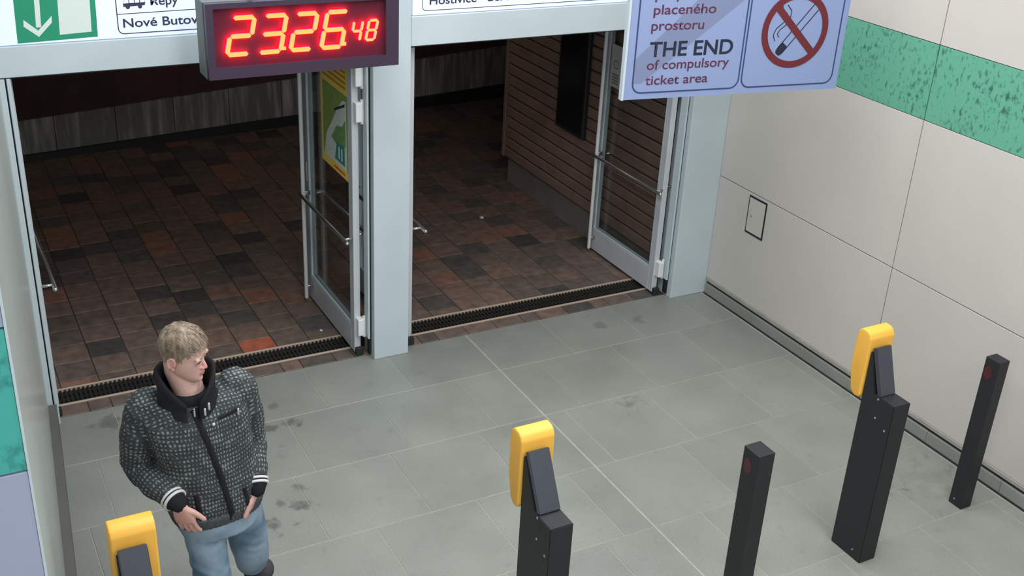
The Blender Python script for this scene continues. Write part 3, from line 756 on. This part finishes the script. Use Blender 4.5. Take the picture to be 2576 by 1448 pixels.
# --- joints (metres, world)
TORSO = [(.925, -4.322, -2.425, .176, .118), (.97, -4.322, -2.425, .188, .128), (1.05, -4.330, -2.425, .188, .132), (1.13, -4.340, -2.425, .184, .130), (1.22, -4.352, -2.425, .186, .130),
         (1.31, -4.364, -2.428, .195, .128), (1.38, -4.374, -2.430, .200, .120), (1.43, -4.380, -2.432, .192, .106), (1.47, -4.386, -2.434, .158, .090), (1.50, -4.392, -2.438, .110, .078), (1.53, -4.397, -2.442, .072, .066)]
SX_, SY_ = V((.985, .17, 0)), V((-.17, .985, 0))      # his left / his back
RS, RE, RW = V((-4.548, -2.405, 1.435)), V((-4.594, -2.36, 1.175)), V((-4.512, -2.545, 1.112))
LS, LE, LW = V((-4.205, -2.385, 1.440)), V((-4.148, -2.345, 1.165)), V((-4.172, -2.480, 1.052))
# --- jacket: torso and sleeves grown together
def torso(bm, s=1.0, d=0, z0=0):
    loft(bm, [((x, y, z), SX_*(hw*s+d), SY_*(hd*s+d)) for z, x, y, hw, hd in TORSO if z >= z0], 36, 2.4)
bm = bmesh.new()
TT = TORSO; TORSO = [t for t in TT if t[0] < 1.48]; torso(bm); TORSO = TT
def limb(bm, pts, rad, **k):
    # densify with a smooth curve
    P = [V(p) for p in pts]; out = []; R = []
    for i in range(len(P)-1):
        p0 = P[max(i-1, 0)]; p1 = P[i]; p2 = P[i+1]; p3 = P[min(i+2, len(P)-1)]
        for j in range(6):
            t = j/6
            out.append(.5*((2*p1)+(p2-p0)*t+(2*p0-5*p1+4*p2-p3)*t*t+(3*p1-p0-3*p2+p3)*t**3)); R.append(rad[i]*(1-t)+rad[i+1]*t)
    out.append(P[-1]); R.append(rad[-1]); tube(bm, out, R, 20, **k)
limb(bm, [RS, (RS+RE)/2+V((-.012, 0, 0)), RE, (RE+RW)/2+V((-.006, -.004, -.006)), RW], [.078, .070, .060, .054, .046])
limb(bm, [LS, (LS+LE)/2+V((.010, 0, 0)), LE, (LE+LW)/2+V((.004, 0, 0)), LW], [.078, .068, .058, .052, .045])
jm = remeshed(bm, .0065, 5)
# folds and knitted softness, as geometry
segs = [('t', None, None, 0)]+[('a', a, b, r) for a, b, r in ((RS, RE, .066), (RE, RW, .052), (LS, LE, .064), (LE, LW, .050))]
wv = []
for v in jm.vertices:
    p = v.co
    # nearest part of the garment -> woven coordinates (u round it, v along it)
    k = min(range(len(TORSO)), key=lambda i: abs(TORSO[i][0]-p.z)); z, cx, cy, hw, hd = TORSO[k]
    q = p-V((cx, cy, p.z)); lx_, ly_ = q.dot(SX_), q.dot(SY_)
    best = math.hypot(lx_/hw, ly_/hd)*.97; an = math.atan2(lx_, -ly_); sb = 1.0 if p.z > 1.405 else 0.0; uv = (an*.165*(1-sb)+lx_*.9*sb, p.z+(ly_*.8)*sb, 0.0)
    arm = False
    for _, a, b, r in segs[1:]:
        ab = b-a; t = max(0, min(1.04, (p-a).dot(ab)/ab.length_squared)); c = a+ab*t; dst = (p-c).length/r*(1+max(0, (.30 if a in (RS, LS) else 0)-t)*1.6)
        if dst < best and not (a in (RS, LS) and t*ab.length < .035):
            best = dst; tn = ab.normalized(); s1 = tn.cross(V((0, 1, 0))).normalized(); s2 = tn.cross(s1)
            uv = (math.atan2((p-c).dot(s1), (p-c).dot(s2))*.056, t*ab.length+(.27 if a in (RE, LE) else 0), 1.0); arm = True
    wv.append(uv)
nor = [v.normal.copy() for v in jm.vertices]
for v, n_, uv in zip(jm.vertices, nor, wv):
    p = v.co
    d = .0045*noise.noise(V((p.x*9, p.y*9, p.z*16)))+.002*noise.noise(p*34)
    if uv[2] > .5: d += .0035*math.sin(uv[1]*52+3*noise.noise(p*7))*(.4+.6*abs(noise.noise(p*5)))
    else: d += .005*noise.noise(V((p.x*14+p.z*9, p.y*6, p.z*7)))
    v.co = p+n_*d
wa = jm.attributes.new('weave', 'FLOAT_VECTOR', 'POINT'); wa.data.foreach_set('vector', [c for u in wv for c in u])
JB = BVHTree.FromPolygons([v.co.copy() for v in jm.vertices], [tuple(p.vertices) for p in jm.polygons])
def cloth_mat():
    m = mat('flecked_grey_knit', rgb(70, 74, 76), .9, 0, .2)
    b = m.node_tree.nodes['Principled BSDF']; a = N(m, 'ShaderNodeAttribute'); a.attribute_name = 'weave'
    sp = N(m, 'ShaderNodeSeparateXYZ'); LK(m, a.outputs['Vector'], sp.inputs[0])
    def math_(op, x, y=None, z=None):
        k = N(m, 'ShaderNodeMath'); k.operation = op
        for i, q in enumerate((x, y, z)):
            if q is None: continue
            if isinstance(q, (int, float)): k.inputs[i].default_value = q
            else: LK(m, q, k.inputs[i])
        return k.outputs[0]
    def wave(src, per): return math_('MULTIPLY_ADD', math_('SINE', math_('MULTIPLY', src, 2*PI/per)), .5, .5)
    nz = N(m, 'ShaderNodeTexNoise'); nz.inputs['Scale'].default_value = 95; nz.inputs['Detail'].default_value = 4; LK(m, a.outputs['Vector'], nz.inputs['Vector'])
    nb = N(m, 'ShaderNodeTexNoise'); nb.inputs['Scale'].default_value = 13; LK(m, a.outputs['Vector'], nb.inputs['Vector'])
    g = math_('MULTIPLY', wave(sp.outputs[0], .0145), wave(sp.outputs[1], .0190))
    g = math_('ADD', g, math_('MULTIPLY', math_('SUBTRACT', nz.outputs['Fac'], .5), 2.3))
    g = math_('ADD', g, math_('MULTIPLY', math_('SUBTRACT', nb.outputs['Fac'], .5), 1.5))
    r = N(m, 'ShaderNodeValToRGB'); e = r.color_ramp.elements; e[0].position = .30; e[0].color = rgb(56, 60, 62); e[1].position = 1.05; e[1].color = rgb(130, 136, 137)
    LK(m, g, r.inputs[0])
    # vertical dark ground lines between the columns
    LK(m, r.outputs[0], b.inputs['Base Color'])
    bp = N(m, 'ShaderNodeBump'); bp.inputs['Strength'].default_value = .6; bp.inputs['Distance'].default_value = .003; LK(m, g, bp.inputs['Height']); LK(m, bp.outputs[0], b.inputs['Normal'])
    return m
BLK = mat('black_fleece', rgb(34, 34, 38), .95, 0, .15, bump=.3, bscale=300)
WHT = mat('white_knit_stripe', rgb(196, 196, 196), .9)
SIL = mat('silver_zip_pull', rgb(205, 208, 210), .3, .7)
jacket = pobj('jacket', jm, cloth_mat(), person)
def on_jacket(x, z, y0=-3.2):
    h = JB.ray_cast(V((x, y0, z)), V((0, 1, 0)))
    return (h[0], h[1]) if h[0] is not None else (V((x, -2.55, z)), V((0, -1, 0)))
def ribbon(bm, pts, wd, off):
    Q = [on_jacket(x, z) for x, z in pts]; L = []; R = []
    for i, (p, n_) in enumerate(Q):
        t = (Q[min(i+1, len(Q)-1)][0]-Q[max(i-1, 0)][0]).normalized(); s = t.cross(n_).normalized()
        L.append((p+n_*off+s*wd/2, p-n_*.004+s*wd*.6)); R.append((p+n_*off-s*wd/2, p-n_*.004-s*wd*.6))
    A = [bm.verts.new(a) for a, _ in L]; B = [bm.verts.new(a) for a, _ in R]; C_ = [bm.verts.new(b) for _, b in L]; D = [bm.verts.new(b) for _, b in R]
    for i in range(len(Q)-1):
        bm.faces.new((A[i], A[i+1], B[i+1], B[i])); bm.faces.new((A[i], C_[i], C_[i+1], A[i+1])); bm.faces.new((B[i+1], D[i+1], D[i], B[i]))
def interp(P, n=24):
    out = []
    for i in range(n+1):
        t = i/n*(len(P)-1); k = min(int(t), len(P)-2); f = t-k; out.append((P[k][0]*(1-f)+P[k+1][0]*f, P[k][1]*(1-f)+P[k+1][1]*f))
    return out
ZIP = [(-4.405, 1.475), (-4.392, 1.42), (-4.366, 1.33), (-4.342, 1.23), (-4.318, 1.12), (-4.300, 1.02), (-4.290, .94)]
bm = bmesh.new(); ribbon(bm, interp(ZIP), .022, .004); zp = part('zip', bm, BLK, jacket, True)
def pull(x, z, l=.028, w_=.009):
    p, n_ = on_jacket(x, z); bm = bmesh.new(); tube(bm, [p+n_*.009+V((0, 0, l/2)), p+n_*.009-V((0, 0, l/2))], w_/2, 8); return part('zip_pull', bm, SIL, jacket, True)
pull(-4.402, 1.452)
bm = bmesh.new(); ribbon(bm, interp([(-4.315, 1.405), (-4.24, 1.412)], 8), .012, .004); part('chest_pocket', bm, BLK, jacket, True)
pull(-4.238, 1.402, .022)
p, n_ = on_jacket(-4.337, 1.392); bm = bmesh.new(); ell(bm, p+n_*.003, (.007, .007, .007)); part('button', bm, SIL, jacket, True)
# side pocket slits
bm = bmesh.new(); ribbon(bm, interp([(-4.425, 1.10), (-4.412, .99)], 8), .018, .004); part('side_pocket', bm, BLK, jacket, True)
bm = bmesh.new(); ribbon(bm, interp([(-4.235, 1.07), (-4.222, .98)], 8), .014, .004); part('side_pocket', bm, BLK, jacket, True)
# ribbed hem
def rib_ring(z0, z1, grow, m, name, parent):
    bm = bmesh.new(); n = 120; R_ = []
    for z in (z0, z0+.006, (z0+z1)/2, z1-.006, z1):
        k = min(range(len(TORSO)-1), key=lambda i: abs((TORSO[i][0]+TORSO[i+1][0])/2-z)); a, b = TORSO[k], TORSO[k+1]; f = max(0, min(1, (z-a[0])/(b[0]-a[0])))
        cx, cy, hw, hd = (a[i]*(1-f)+b[i]*f for i in (1, 2, 3, 4)); e = grow*(.3 if z in (z0, z1) else 1); r = []
        for i in range(n):
            t = 2*PI*i/n; ct, st = math.cos(t), math.sin(t); q = e+(.0018 if i % 2 else -.0018)
            r.append(V((cx, cy, z))+SX_*(hw+q)*math.copysign(abs(ct)**(1/1.2), ct)+SY_*(hd+q)*math.copysign(abs(st)**(1/1.2), st))
        R_.append(r)
    rings(bm, R_, cap=True); return part(name, bm, m, parent, True)
rib_ring(.922, .972, .003, mat('grey_ribbed_hem', rgb(72, 76, 78), .9, 0, .2, .25, 90), 'hem', jacket)
# cuffs
def cuff(E_, W_, r):
    d = (W_-E_).normalized(); bm = bmesh.new()
    tube(bm, [W_-d*.004, W_+d*.012, W_+d*.026, W_+d*.036], [r+.0005, r-.001, r-.006, r-.011], 26, caps=True); c = part('cuff', bm, BLK, jacket, True)
    for t in (.002, .018):
        bm = bmesh.new(); tube(bm, [W_+d*(t-.005), W_+d*(t-.004), W_+d*(t+.004), W_+d*(t+.005)], [r-.002, r+.0028, r+.0028, r-.002], 26, caps=False); part('stripe', bm, WHT, jacket, True)
    return d
dR = cuff(RE, RW, .0465); dL = cuff(LE, LW, .0455)
# stand collar, open at the throat
NC = V((-4.405, -2.455, 1.49))
bm = bmesh.new(); n = 44; lay = []
fr_ = V((-.02, -1, 0)).normalized(); sd_ = V((1, -.02, 0)).normalized()
prof = [(-.030, .100, 0), (.0, .093, 0), (.035, .090, 0), (.075, .094, 0), (.108, .101, 0), (.118, .108, 0), (.112, .117, 0), (.08, .116, 0), (.04, .112, 0), (.0, .114, 0), (-.03, .119, 0)]
for j, (z, r, _) in enumerate(prof):
    row = []
    for i in range(n+1):
        a = -PI+.0+2*PI*i/n; # 0 = back
        a = (i/n*2-1)*(PI-.22)
        front = max(0, (abs(a)-1.75)/(PI-.22-1.75))
        zz = z*(1-.62*front**1.4) if z > 0 else z
        rr = r+.010*front*(z/.118 if z > 0 else 0)
        wob = .004*noise.noise(V((a*2, z*20, 3)))
        dirn = -fr_*math.cos(a)+sd_*math.sin(a)
        row.append(NC+V((dirn.x*(rr+wob)*.94, dirn.y*(rr+wob)*.90, 0))+V((0, 0, zz-.030*front**1.2)))
    lay.append([bm.verts.new(q) for q in row])
for a_, b_ in zip(lay, lay[1:]):
    for i in range(n): bm.faces.new((a_[i], a_[i+1], b_[i+1], b_[i]))
for i in (0, n): bm.faces.new([l[i] for l in lay])
part('collar', bm, BLK, jacket, True, label='thick black fleece stand collar, open at the throat')
for dx, dz in ((.052, .0), (.036, -.020)):
    bm = bmesh.new(); c = NC+V((dx, -.118, dz)); tube(bm, [c+V((0, 0, .012)), c-V((0, 0, .012))], .0045, 8); part('zip_pull', bm, SIL, jacket, True)

bm = bmesh.new()
loft(bm, [((-4.388, -2.435, 1.40), SX_*.160, SY_*.090), ((-4.390, -2.437, 1.455), SX_*.135, SY_*.083), ((-4.396, -2.441, 1.474), SX_*.100, SY_*.080), ((-4.400, -2.447, 1.494), SX_*.078, SY_*.074), ((-4.402, -2.449, 1.505), SX_*.068, SY_*.068), ((-4.402, -2.449, 1.507), SX_*.050, SY_*.050)], 32, 2.1)
part('undershirt', bm, BLK, jacket, True)
# --- head in its own frame: face towards -y, up +z, origin at the chin
HL = [(-.004, .014, -.070, -.020), (.004, .026, -.083, -.004), (.016, .037, -.090, .020), (.032, .047, -.091, .042), (.052, .056, -.089, .062), (.074, .063, -.088, .078), (.098, .0675, -.087, .088), (.118, .070, -.084, .095),
      (.136, .072, -.089, .099), (.155, .0735, -.092, .101), (.175, .0735, -.088, .099), (.195, .069, -.078, .090), (.212, .060, -.062, .076), (.225, .045, -.042, .056), (.233, .026, -.018, .034), (.236, .010, -.002, .016)]
def head_rings(grow=0.0):
    L = []
    for z, hw, yf, yb in HL:
        c = (yf+yb)/2+.012; r = []
        for i in range(40):
            t = 2*PI*i/40; x = math.sin(t); y = -math.cos(t)
            px = 2.35 if y < 0 else 2.1
            X = (hw+grow)*math.copysign(abs(x)**(2/px), x); Y = (abs(yf-c)+grow if y < 0 else abs(yb-c)+grow)*math.copysign(abs(y)**(2/px), y)
            r.append(V((X, c+Y, z+(grow if z > .2 else 0))))
        L.append(r)
    return L
# orientation: turned to his left, chin a little down
yaw_h = math.radians(50); pitch_h = math.radians(11)
HR = Matrix.Rotation(yaw_h, 3, 'Z') @ Matrix.Rotation(math.radians(-3), 3, 'Y') @ Matrix.Rotation(pitch_h, 3, 'X')
HS = .875
HO = V((-4.420, -2.452, 1.572))        # chin-level pivot under the skull centre
def H(p): return HO+HR @ (V(p)*HS)
def hsm(fn):   # build in head frame then move
    b = bmesh.new(); fn(b)
    for v in b.verts: v.co = H(v.co)
    return b
def face_shape(b):
    rings(b, head_rings())
    # nose
    tube(b, [(0, -.083, .128), (0, -.089, .112), (0, -.0965, .098), (0, -.1025, .086)], [.0068, .0072, .0085, .0092], 14)
    ell(b, (0, -.1045, .084), (.0086, .0080, .0078))
    for s in (-1, 1):
        ell(b, (s*.0110, -.0945, .0815), (.0068, .0100, .0066))
        ell(b, (s*.030, -.083, .137), (.024, .011, .0075), Matrix.Rotation(s*.12, 3, 'Y'))       # brow ridge
        ell(b, (s*.031, -.0775, .119), (.0150, .0100, .0050))                                      # upper lid
        ell(b, (s*.031, -.0765, .108), (.0140, .0090, .0042))                                      # lower lid
        # ear
        R_ = Matrix.Rotation(s*.28, 3, 'Z')
        ell(b, (s*.074, .012, .104), (.0065, .0165, .028), R_)
        pts = [(s*.0815, .012+.0165*math.cos(t), .106+.027*math.sin(t)) for t in [-1.1+i*.42 for i in range(12)]]
        tube(b, pts, .0042, 8)
        ell(b, (s*.078, .003, .078), (.005, .008, .009))
    ell(b, (0, -.0885, .0600), (.0190, .0085, .0046)); ell(b, (0, -.0885, .0490), (.0170, .0085, .0052))   # lips
    ell(b, (0, -.083, .020), (.018, .013, .014))                                                    # chin
    ell(b, (0, -.086, .070), (.012, .008, .012))
hb = hsm(face_shape)
body = hb
# neck
tube(body, [HO+V((.000, .020, .075)), HO+V((.0, .018, .02)), V((-4.400, -2.445, 1.52)), V((-4.394, -2.436, 1.43))], [.056, .056, .058, .066], 24)
TORSO = [t for t in TT if t[0] < 1.44]; torso(body, .93, -.006, 0); TORSO = TT
for a, b, c, r0, r1, r2 in ((RS, RE, RW, .056, .042, .030), (LS, LE, LW, .056, .040, .030)):
    limb(body, [a, (a+b)/2, b, (b+c)/2, c], [r0, r0*.9, r1, r1*.9, r2])
# hands
def hand(W_, d, palm_n, side, curl, thumb_dir, tips=(.072, .080, .076, .062)):
    """W_ wrist, d towards the fingers, palm_n = normal of the back of the hand, side = direction of the thumb"""
    d = V(d).normalized(); n_ = V(palm_n); n_ = (n_-d*n_.dot(d)).normalized(); s = d.cross(n_).normalized()
    if s.dot(V(side)) < 0: s = -s
    # wrist and palm
    L = []
    for t, hw, ht in ((-.020, .022, .018), (.0, .024, .018), (.02, .032, .017), (.05, .041, .0165), (.078, .043, .015), (.093, .041, .012)):
        L.append((W_+d*t-n_*.004*max(0, t*10), s*hw, n_*ht))
    loft(body, L, 20, 2.4)
    for k, (off, ln, r) in enumerate(zip((.0315, .0105, -.0105, -.0305), tips, (.0092, .0095, .0092, .0082))):
        p = W_+d*.080+s*off-n_*.003; q = p; D = d.copy(); P = [p-d*.02]; R_ = [r*1.05]
        D = (d+s*off*1.6).normalized()
        for j, f in enumerate((.44, .32, .24)):
            P.append(q); R_.append(r*(1-.06*j)); ax = s; ang = curl*(.6+.5*j)
            D = (Matrix.Rotation(-ang if d.cross(-n_).dot(s) < 0 else ang, 3, s) @ D); q = q+D*ln*f
        P.append(q); R_.append(r*.8); tube(body, P, R_, 12)
    p = W_+d*.022+s*.026; T1 = (V(thumb_dir)).normalized()
    tube(body, [p-s*.01, p+T1*.028, p+T1*.052+d*.004, p+T1*.074+d*.010], [.0145, .0120, .0108, .0088], 12)
RH = RW+dR*.046
hand(RH, V((.20, .02, -.98)), V((-.62, -.78, -.05)), V((.9, -.3, .3)), .16, V((.72, -.10, -.62)))
LH = LW+dL*.044+V((-.006, .012, 0))
hand(LH, V((-.18, .14, -.97)), V((.86, -.50, 0)), V((-.7, -.7, .2)), .18, V((-.50, -.25, -.80)))
# legs (under the jeans)
RHIP, RK, RA = V((-4.385, -2.425, .93)), V((-4.362, -2.500, .50)), V((-4.385, -2.475, .10))
LHIP, LKN, LA = V((-4.232, -2.405, .93)), V((-4.165, -2.300, .545)), V((-4.096, -1.985, .215))
limb(body, [RHIP, (RHIP+RK)/2, RK, (RK+RA)/2, RA], [.074, .060, .048, .045, .036])
limb(body, [LHIP, (LHIP+LKN)/2, LKN, (LKN+LA)/2, LA], [.080, .068, .050, .045, .036])
bmh = remeshed(body, .0034, 3, .5)
SK = mat('skin', rgb(206, 160, 148), .5, 0, .4)
nt = SK.node_tree; b_ = nt.nodes['Principled BSDF']; b_.inputs['Subsurface Weight'].default_value = .12; b_.inputs['Subsurface Radius'].default_value = (.012, .005, .003); b_.inputs['Subsurface Scale'].default_value = 1
# flushed nose, cheeks and ear (the skin's own colouring, stored per vertex)
fl = bmh.attributes.new('flush', 'FLOAT', 'POINT')
spots = [(H((0, -.106, .088)), 0.018, .5), (H((-.04, -.078, .088)), .034, .22), (H((.04, -.078, .088)), .034, .22), (H((-.078, .010, .10)), .030, .5), (H((.078, .010, .10)), .030, .5), (H((0, -.094, .055)), .016, .55)]
vals = []
for v in bmh.vertices:
    x = 0
    if v.co.z > 1.45:
        for c, r, k in spots: x += k*math.exp(-((v.co-c).length/(r*.8))**2)
    elif v.co.z < 1.12: x = .16
    vals.append(min(x, 1))
fl.data.foreach_set('value', vals)
at = N(SK, 'ShaderNodeAttribute'); at.attribute_name = 'flush'; mx = N(SK, 'ShaderNodeMix'); mx.data_type = 'RGBA'
LK(SK, at.outputs['Fac'], mx.inputs[0]); mx.inputs[6].default_value = rgb(200, 162, 152); mx.inputs[7].default_value = rgb(196, 104, 100); LK(SK, mx.outputs[2], b_.inputs['Base Color'])
bodyo = pobj('body', bmh, SK, person)
BB = BVHTree.FromPolygons([v.co+wpos(bodyo) for v in bmh.vertices], [tuple(p.vertices) for p in bmh.polygons])
# eyes, brows, lips
for s in (-1, 1):
    bm = hsm(lambda b: ell(b, (s*.031, -.0745, .1135), (.0115, .0112, .0045), seg=18)); e = part('eye', bm, mat('eye_white', rgb(190, 180, 176), .2), bodyo, True)
    bm = hsm(lambda b: ell(b, (s*.031+.003, -.0850, .1135), (.0052, .0026, .0052))); part('iris', bm, mat('iris_grey_blue', rgb(52, 60, 70), .2), e, True)
    bm = hsm(lambda b: tube(b, [(s*.017, -.0872, .1178), (s*.031, -.0890, .1200), (s*.044, -.0800, .1160)], [.0016, .0020, .0014], 8)); part('eyelashes', bm, mat('lash_brown', rgb(72, 52, 46), .8), bodyo, True)
    bm = hsm(lambda b: tube(b, [(s*.014, -.0915, .1375), (s*.030, -.0925, .1415), (s*.045, -.0825, .1385)], [.0018, .0022, .0012], 8)); part('eyebrow', bm, mat('eyebrow_fair', rgb(118, 92, 76), .9), bodyo, True)
bm = hsm(lambda b: (tube(b, [(-.019, -.0900, .0545), (-.010, -.0965, .0560), (0, -.0980, .0555), (.010, -.0965, .0560), (.019, -.0900, .0545)], [.0008, .0020, .0024, .0020, .0008], 8),
                    tube(b, [(-.016, -.0905, .0505), (0, -.0975, .0480), (.016, -.0905, .0505)], [.0010, .0028, .0010], 8)))
part('lips', bm, mat('lips', rgb(168, 112, 106), .5), bodyo, True)
# hair: a cap that grows out of the scalp, plus locks
HM = mat('fair_hair', rgb(160, 142, 116), .6, 0, .4)
n_ = N(HM, 'ShaderNodeTexNoise'); n_.inputs['Scale'].default_value = 60; n_.inputs['Detail'].default_value = 5; g_ = N(HM, 'ShaderNodeNewGeometry')
mp_ = N(HM, 'ShaderNodeMapping'); mp_.inputs['Scale'].default_value = (1, 1, .25); LK(HM, g_.outputs['Position'], mp_.inputs[0]); LK(HM, mp_.outputs[0], n_.inputs['Vector'])
cr = N(HM, 'ShaderNodeValToRGB'); cr.color_ramp.elements[0].position = .32; cr.color_ramp.elements[0].color = rgb(90, 74, 62); cr.color_ramp.elements[1].position = .72; cr.color_ramp.elements[1].color = rgb(160, 142, 122)
LK(HM, n_.outputs['Fac'], cr.inputs[0]); LK(HM, cr.outputs[0], HM.node_tree.nodes['Principled BSDF'].inputs['Base Color'])
def hairline(t):
    """height of the hairline for an angle t (0 = face, pi = nape)"""
    a = abs(t)
    K = [(0, .186), (.5, .184), (.85, .172), (1.1, .150), (1.3, .118), (1.52, .104), (1.62, .124), (1.85, .118), (2.1, .088), (2.5, .062), (PI, .052)]
    for (a0, z0), (a1, z1) in zip(K, K[1:]):
        if a <= a1: return z0+(z1-z0)*(a-a0)/(a1-a0)
    return K[-1][1]
def scalp(t, z):
    zs = [h[0] for h in HL]; z = max(min(z, .2355), 0)
    k = max(0, min(len(HL)-2, next((i for i in range(len(zs)-1) if zs[i+1] >= z), len(zs)-2))); f = (z-zs[k])/(zs[k+1]-zs[k])
    hw, yf, yb = (HL[k][i]*(1-f)+HL[k+1][i]*f for i in (1, 2, 3)); c = (yf+yb)/2+.012
    x, y = math.sin(t), -math.cos(t); px = 2.35 if y < 0 else 2.1
    return V((hw*math.copysign(abs(x)**(2/px), x), c+(abs(yf-c) if y < 0 else abs(yb-c))*math.copysign(abs(y)**(2/px), y), z))
CEN = V((0, .010, .13))
def hair_pt(t, w_):
    hl = hairline(t); z = hl-.012+(.2355-hl+.012)*w_
    p = scalp(t, z); d = (p-CEN).normalized(); top = max(0, min(1, (z-.13)/.09))
    th = (.003+.010*top)*min(1, max(-.6, (z-hl)/.012)); th *= .75+.5*noise.noise(V((t*5, w_*6, 1)))+.4*noise.noise(V((t*16, w_*5, 4)))*top+.3
    return p+d*th, d
def cap(b):
    nt_, nw = 90, 26; G = [[b.verts.new(hair_pt(-PI+2*PI*i/nt_, (j/nw))[0]) for i in range(nt_)] for j in range(nw+1)]
    for r0, r1 in zip(G, G[1:]):
        for i in range(nt_): b.faces.new((r0[i], r0[(i+1) % nt_], r1[(i+1) % nt_], r1[i]))
    b.faces.new(G[-1])
hair = part('hair', hsm(cap), HM, bodyo, True, label='short fair hair brushed forward')
def locks(b):
    rnd = random.Random(3)
    for k in range(1500):
        t = rnd.uniform(-PI, PI); w_ = rnd.uniform(.04, .97)**.8
        p, d = hair_pt(t, w_)
        if p.z > .17:    # on top: swept forward and to the side
            flow = V((-.25+rnd.uniform(-.25, .25), -1, .05+rnd.uniform(-.1, .15)))
        else: flow = V((rnd.uniform(-.15, .15), -.35+rnd.uniform(-.2, .2), -1))
        flow = (flow-d*flow.dot(d)*.8).normalized(); ln = rnd.uniform(.018, .034) if p.z > .17 else rnd.uniform(.012, .022)
        s = flow.cross(d).normalized()*rnd.uniform(.0007, .0014)
        a = p-d*.003; m_ = p+flow*ln*.5+d*rnd.uniform(.0005, .0025); e = p+flow*ln+d*rnd.uniform(-.003, .001)
        vs = [b.verts.new(q) for q in (a+s, a-s, m_-s*.8, m_+s*.8, e)]
        b.faces.new((vs[0], vs[1], vs[2], vs[3])); b.faces.new((vs[3], vs[2], vs[4]))
lk = part('hair_locks', hsm(locks), HM, hair, False); lk['kind'] = 'stuff'

# --- jeans
bm = bmesh.new()
loft(bm, [((-4.320, -2.42, z), SX_*hw, SY_*hd) for z, hw, hd in ((.84, .150, .112), (.90, .168, .118), (.95, .166, .116), (1.0, .160, .112))], 30, 2.3)
limb(bm, [RHIP+V((.003, 0, -.01)), (RHIP+RK)/2+V((-.004, -.006, 0)), RK, (RK+RA)/2+V((0, .02, 0)), RA+V((0, 0, -.02))], [.088, .076, .064, .062, .058])
limb(bm, [LHIP+V((-.003, 0, -.01)), (LHIP+LKN)/2+V((.004, -.004, 0)), LKN, (LKN+LA)/2, LA+V((0, .01, .02))], [.090, .086, .074, .064, .054])
je = remeshed(bm, .0085, 5)
for v in je.vertices:
    p = v.co; fold = math.sin(p.z*70+9*noise.noise(p*6)+p.x*14)*max(0, noise.noise(V((p.x*5, p.y*5, p.z*7+4)))+.15)
    v.co = p+v.normal*(.006*fold+.004*noise.noise(p*11))
DN = mat('washed_blue_denim', rgb(126, 146, 164), .85, 0, .2)
b_ = DN.node_tree.nodes['Principled BSDF']; g_ = N(DN, 'ShaderNodeNewGeometry'); n1 = N(DN, 'ShaderNodeTexNoise'); n1.inputs['Scale'].default_value = 7; n1.inputs['Detail'].default_value = 6; LK(DN, g_.outputs['Position'], n1.inputs['Vector'])
cr = N(DN, 'ShaderNodeValToRGB'); cr.color_ramp.elements[0].position = .34; cr.color_ramp.elements[0].color = rgb(86, 108, 130); cr.color_ramp.elements[1].position = .66; cr.color_ramp.elements[1].color = rgb(142, 160, 176)
LK(DN, n1.outputs['Fac'], cr.inputs[0]); LK(DN, cr.outputs[0], b_.inputs['Base Color'])
jeans = pobj('jeans', je, DN, person)
# --- shoes
SH = mat('dark_grey_suede', rgb(62, 62, 66), .85, 0, .2)
def shoe(heel, toe, up, shaft=.13):
    heel, toe, up = V(heel), V(toe), V(up); d = (toe-heel); L_ = d.length; d.normalize(); up = (up-d*up.dot(d)).normalized(); s = d.cross(up)
    bm = bmesh.new()
    loft(bm, [(heel+d*(t*L_)+up*h, s*w_, up*h) for t, w_, h in ((-.02, .020, .022), (.02, .032, .036), (.14, .037, .047), (.30, .037, .047), (.48, .042, .037), (.68, .048, .029), (.86, .044, .024), (.97, .028, .018), (1.0, .012, .010))], 20, 2.4)
    tube(bm, [heel+d*.05+up*.06, heel+d*.045+up*(shaft*.6+.03), heel+d*.045+up*shaft], [.045, .046 if shaft < .2 else .056, .044 if shaft < .2 else .058], 16)
    me = remeshed(bm, .006, 3); o = pobj('shoe', me, SH, person)
    bm = bmesh.new()
    loft(bm, [(heel+d*(t*L_)+up*.006, s*w_, up*.012) for t, w_ in ((-.03, .018), (.0, .034), (.15, .041), (.32, .040), (.5, .046), (.7, .052), (.88, .047), (.98, .032), (1.015, .014))], 20, 2.6)
    part('sole', bm, mat('dark_sole', rgb(48, 46, 46), .8), o)
    return o
shoe((-4.385, -2.425, .012), (-4.370, -2.690, .012), (0, 0, 1))
shoe((-4.088, -1.930, .200), (-4.066, -2.080, .012), (.0, -.80, .60), .24)
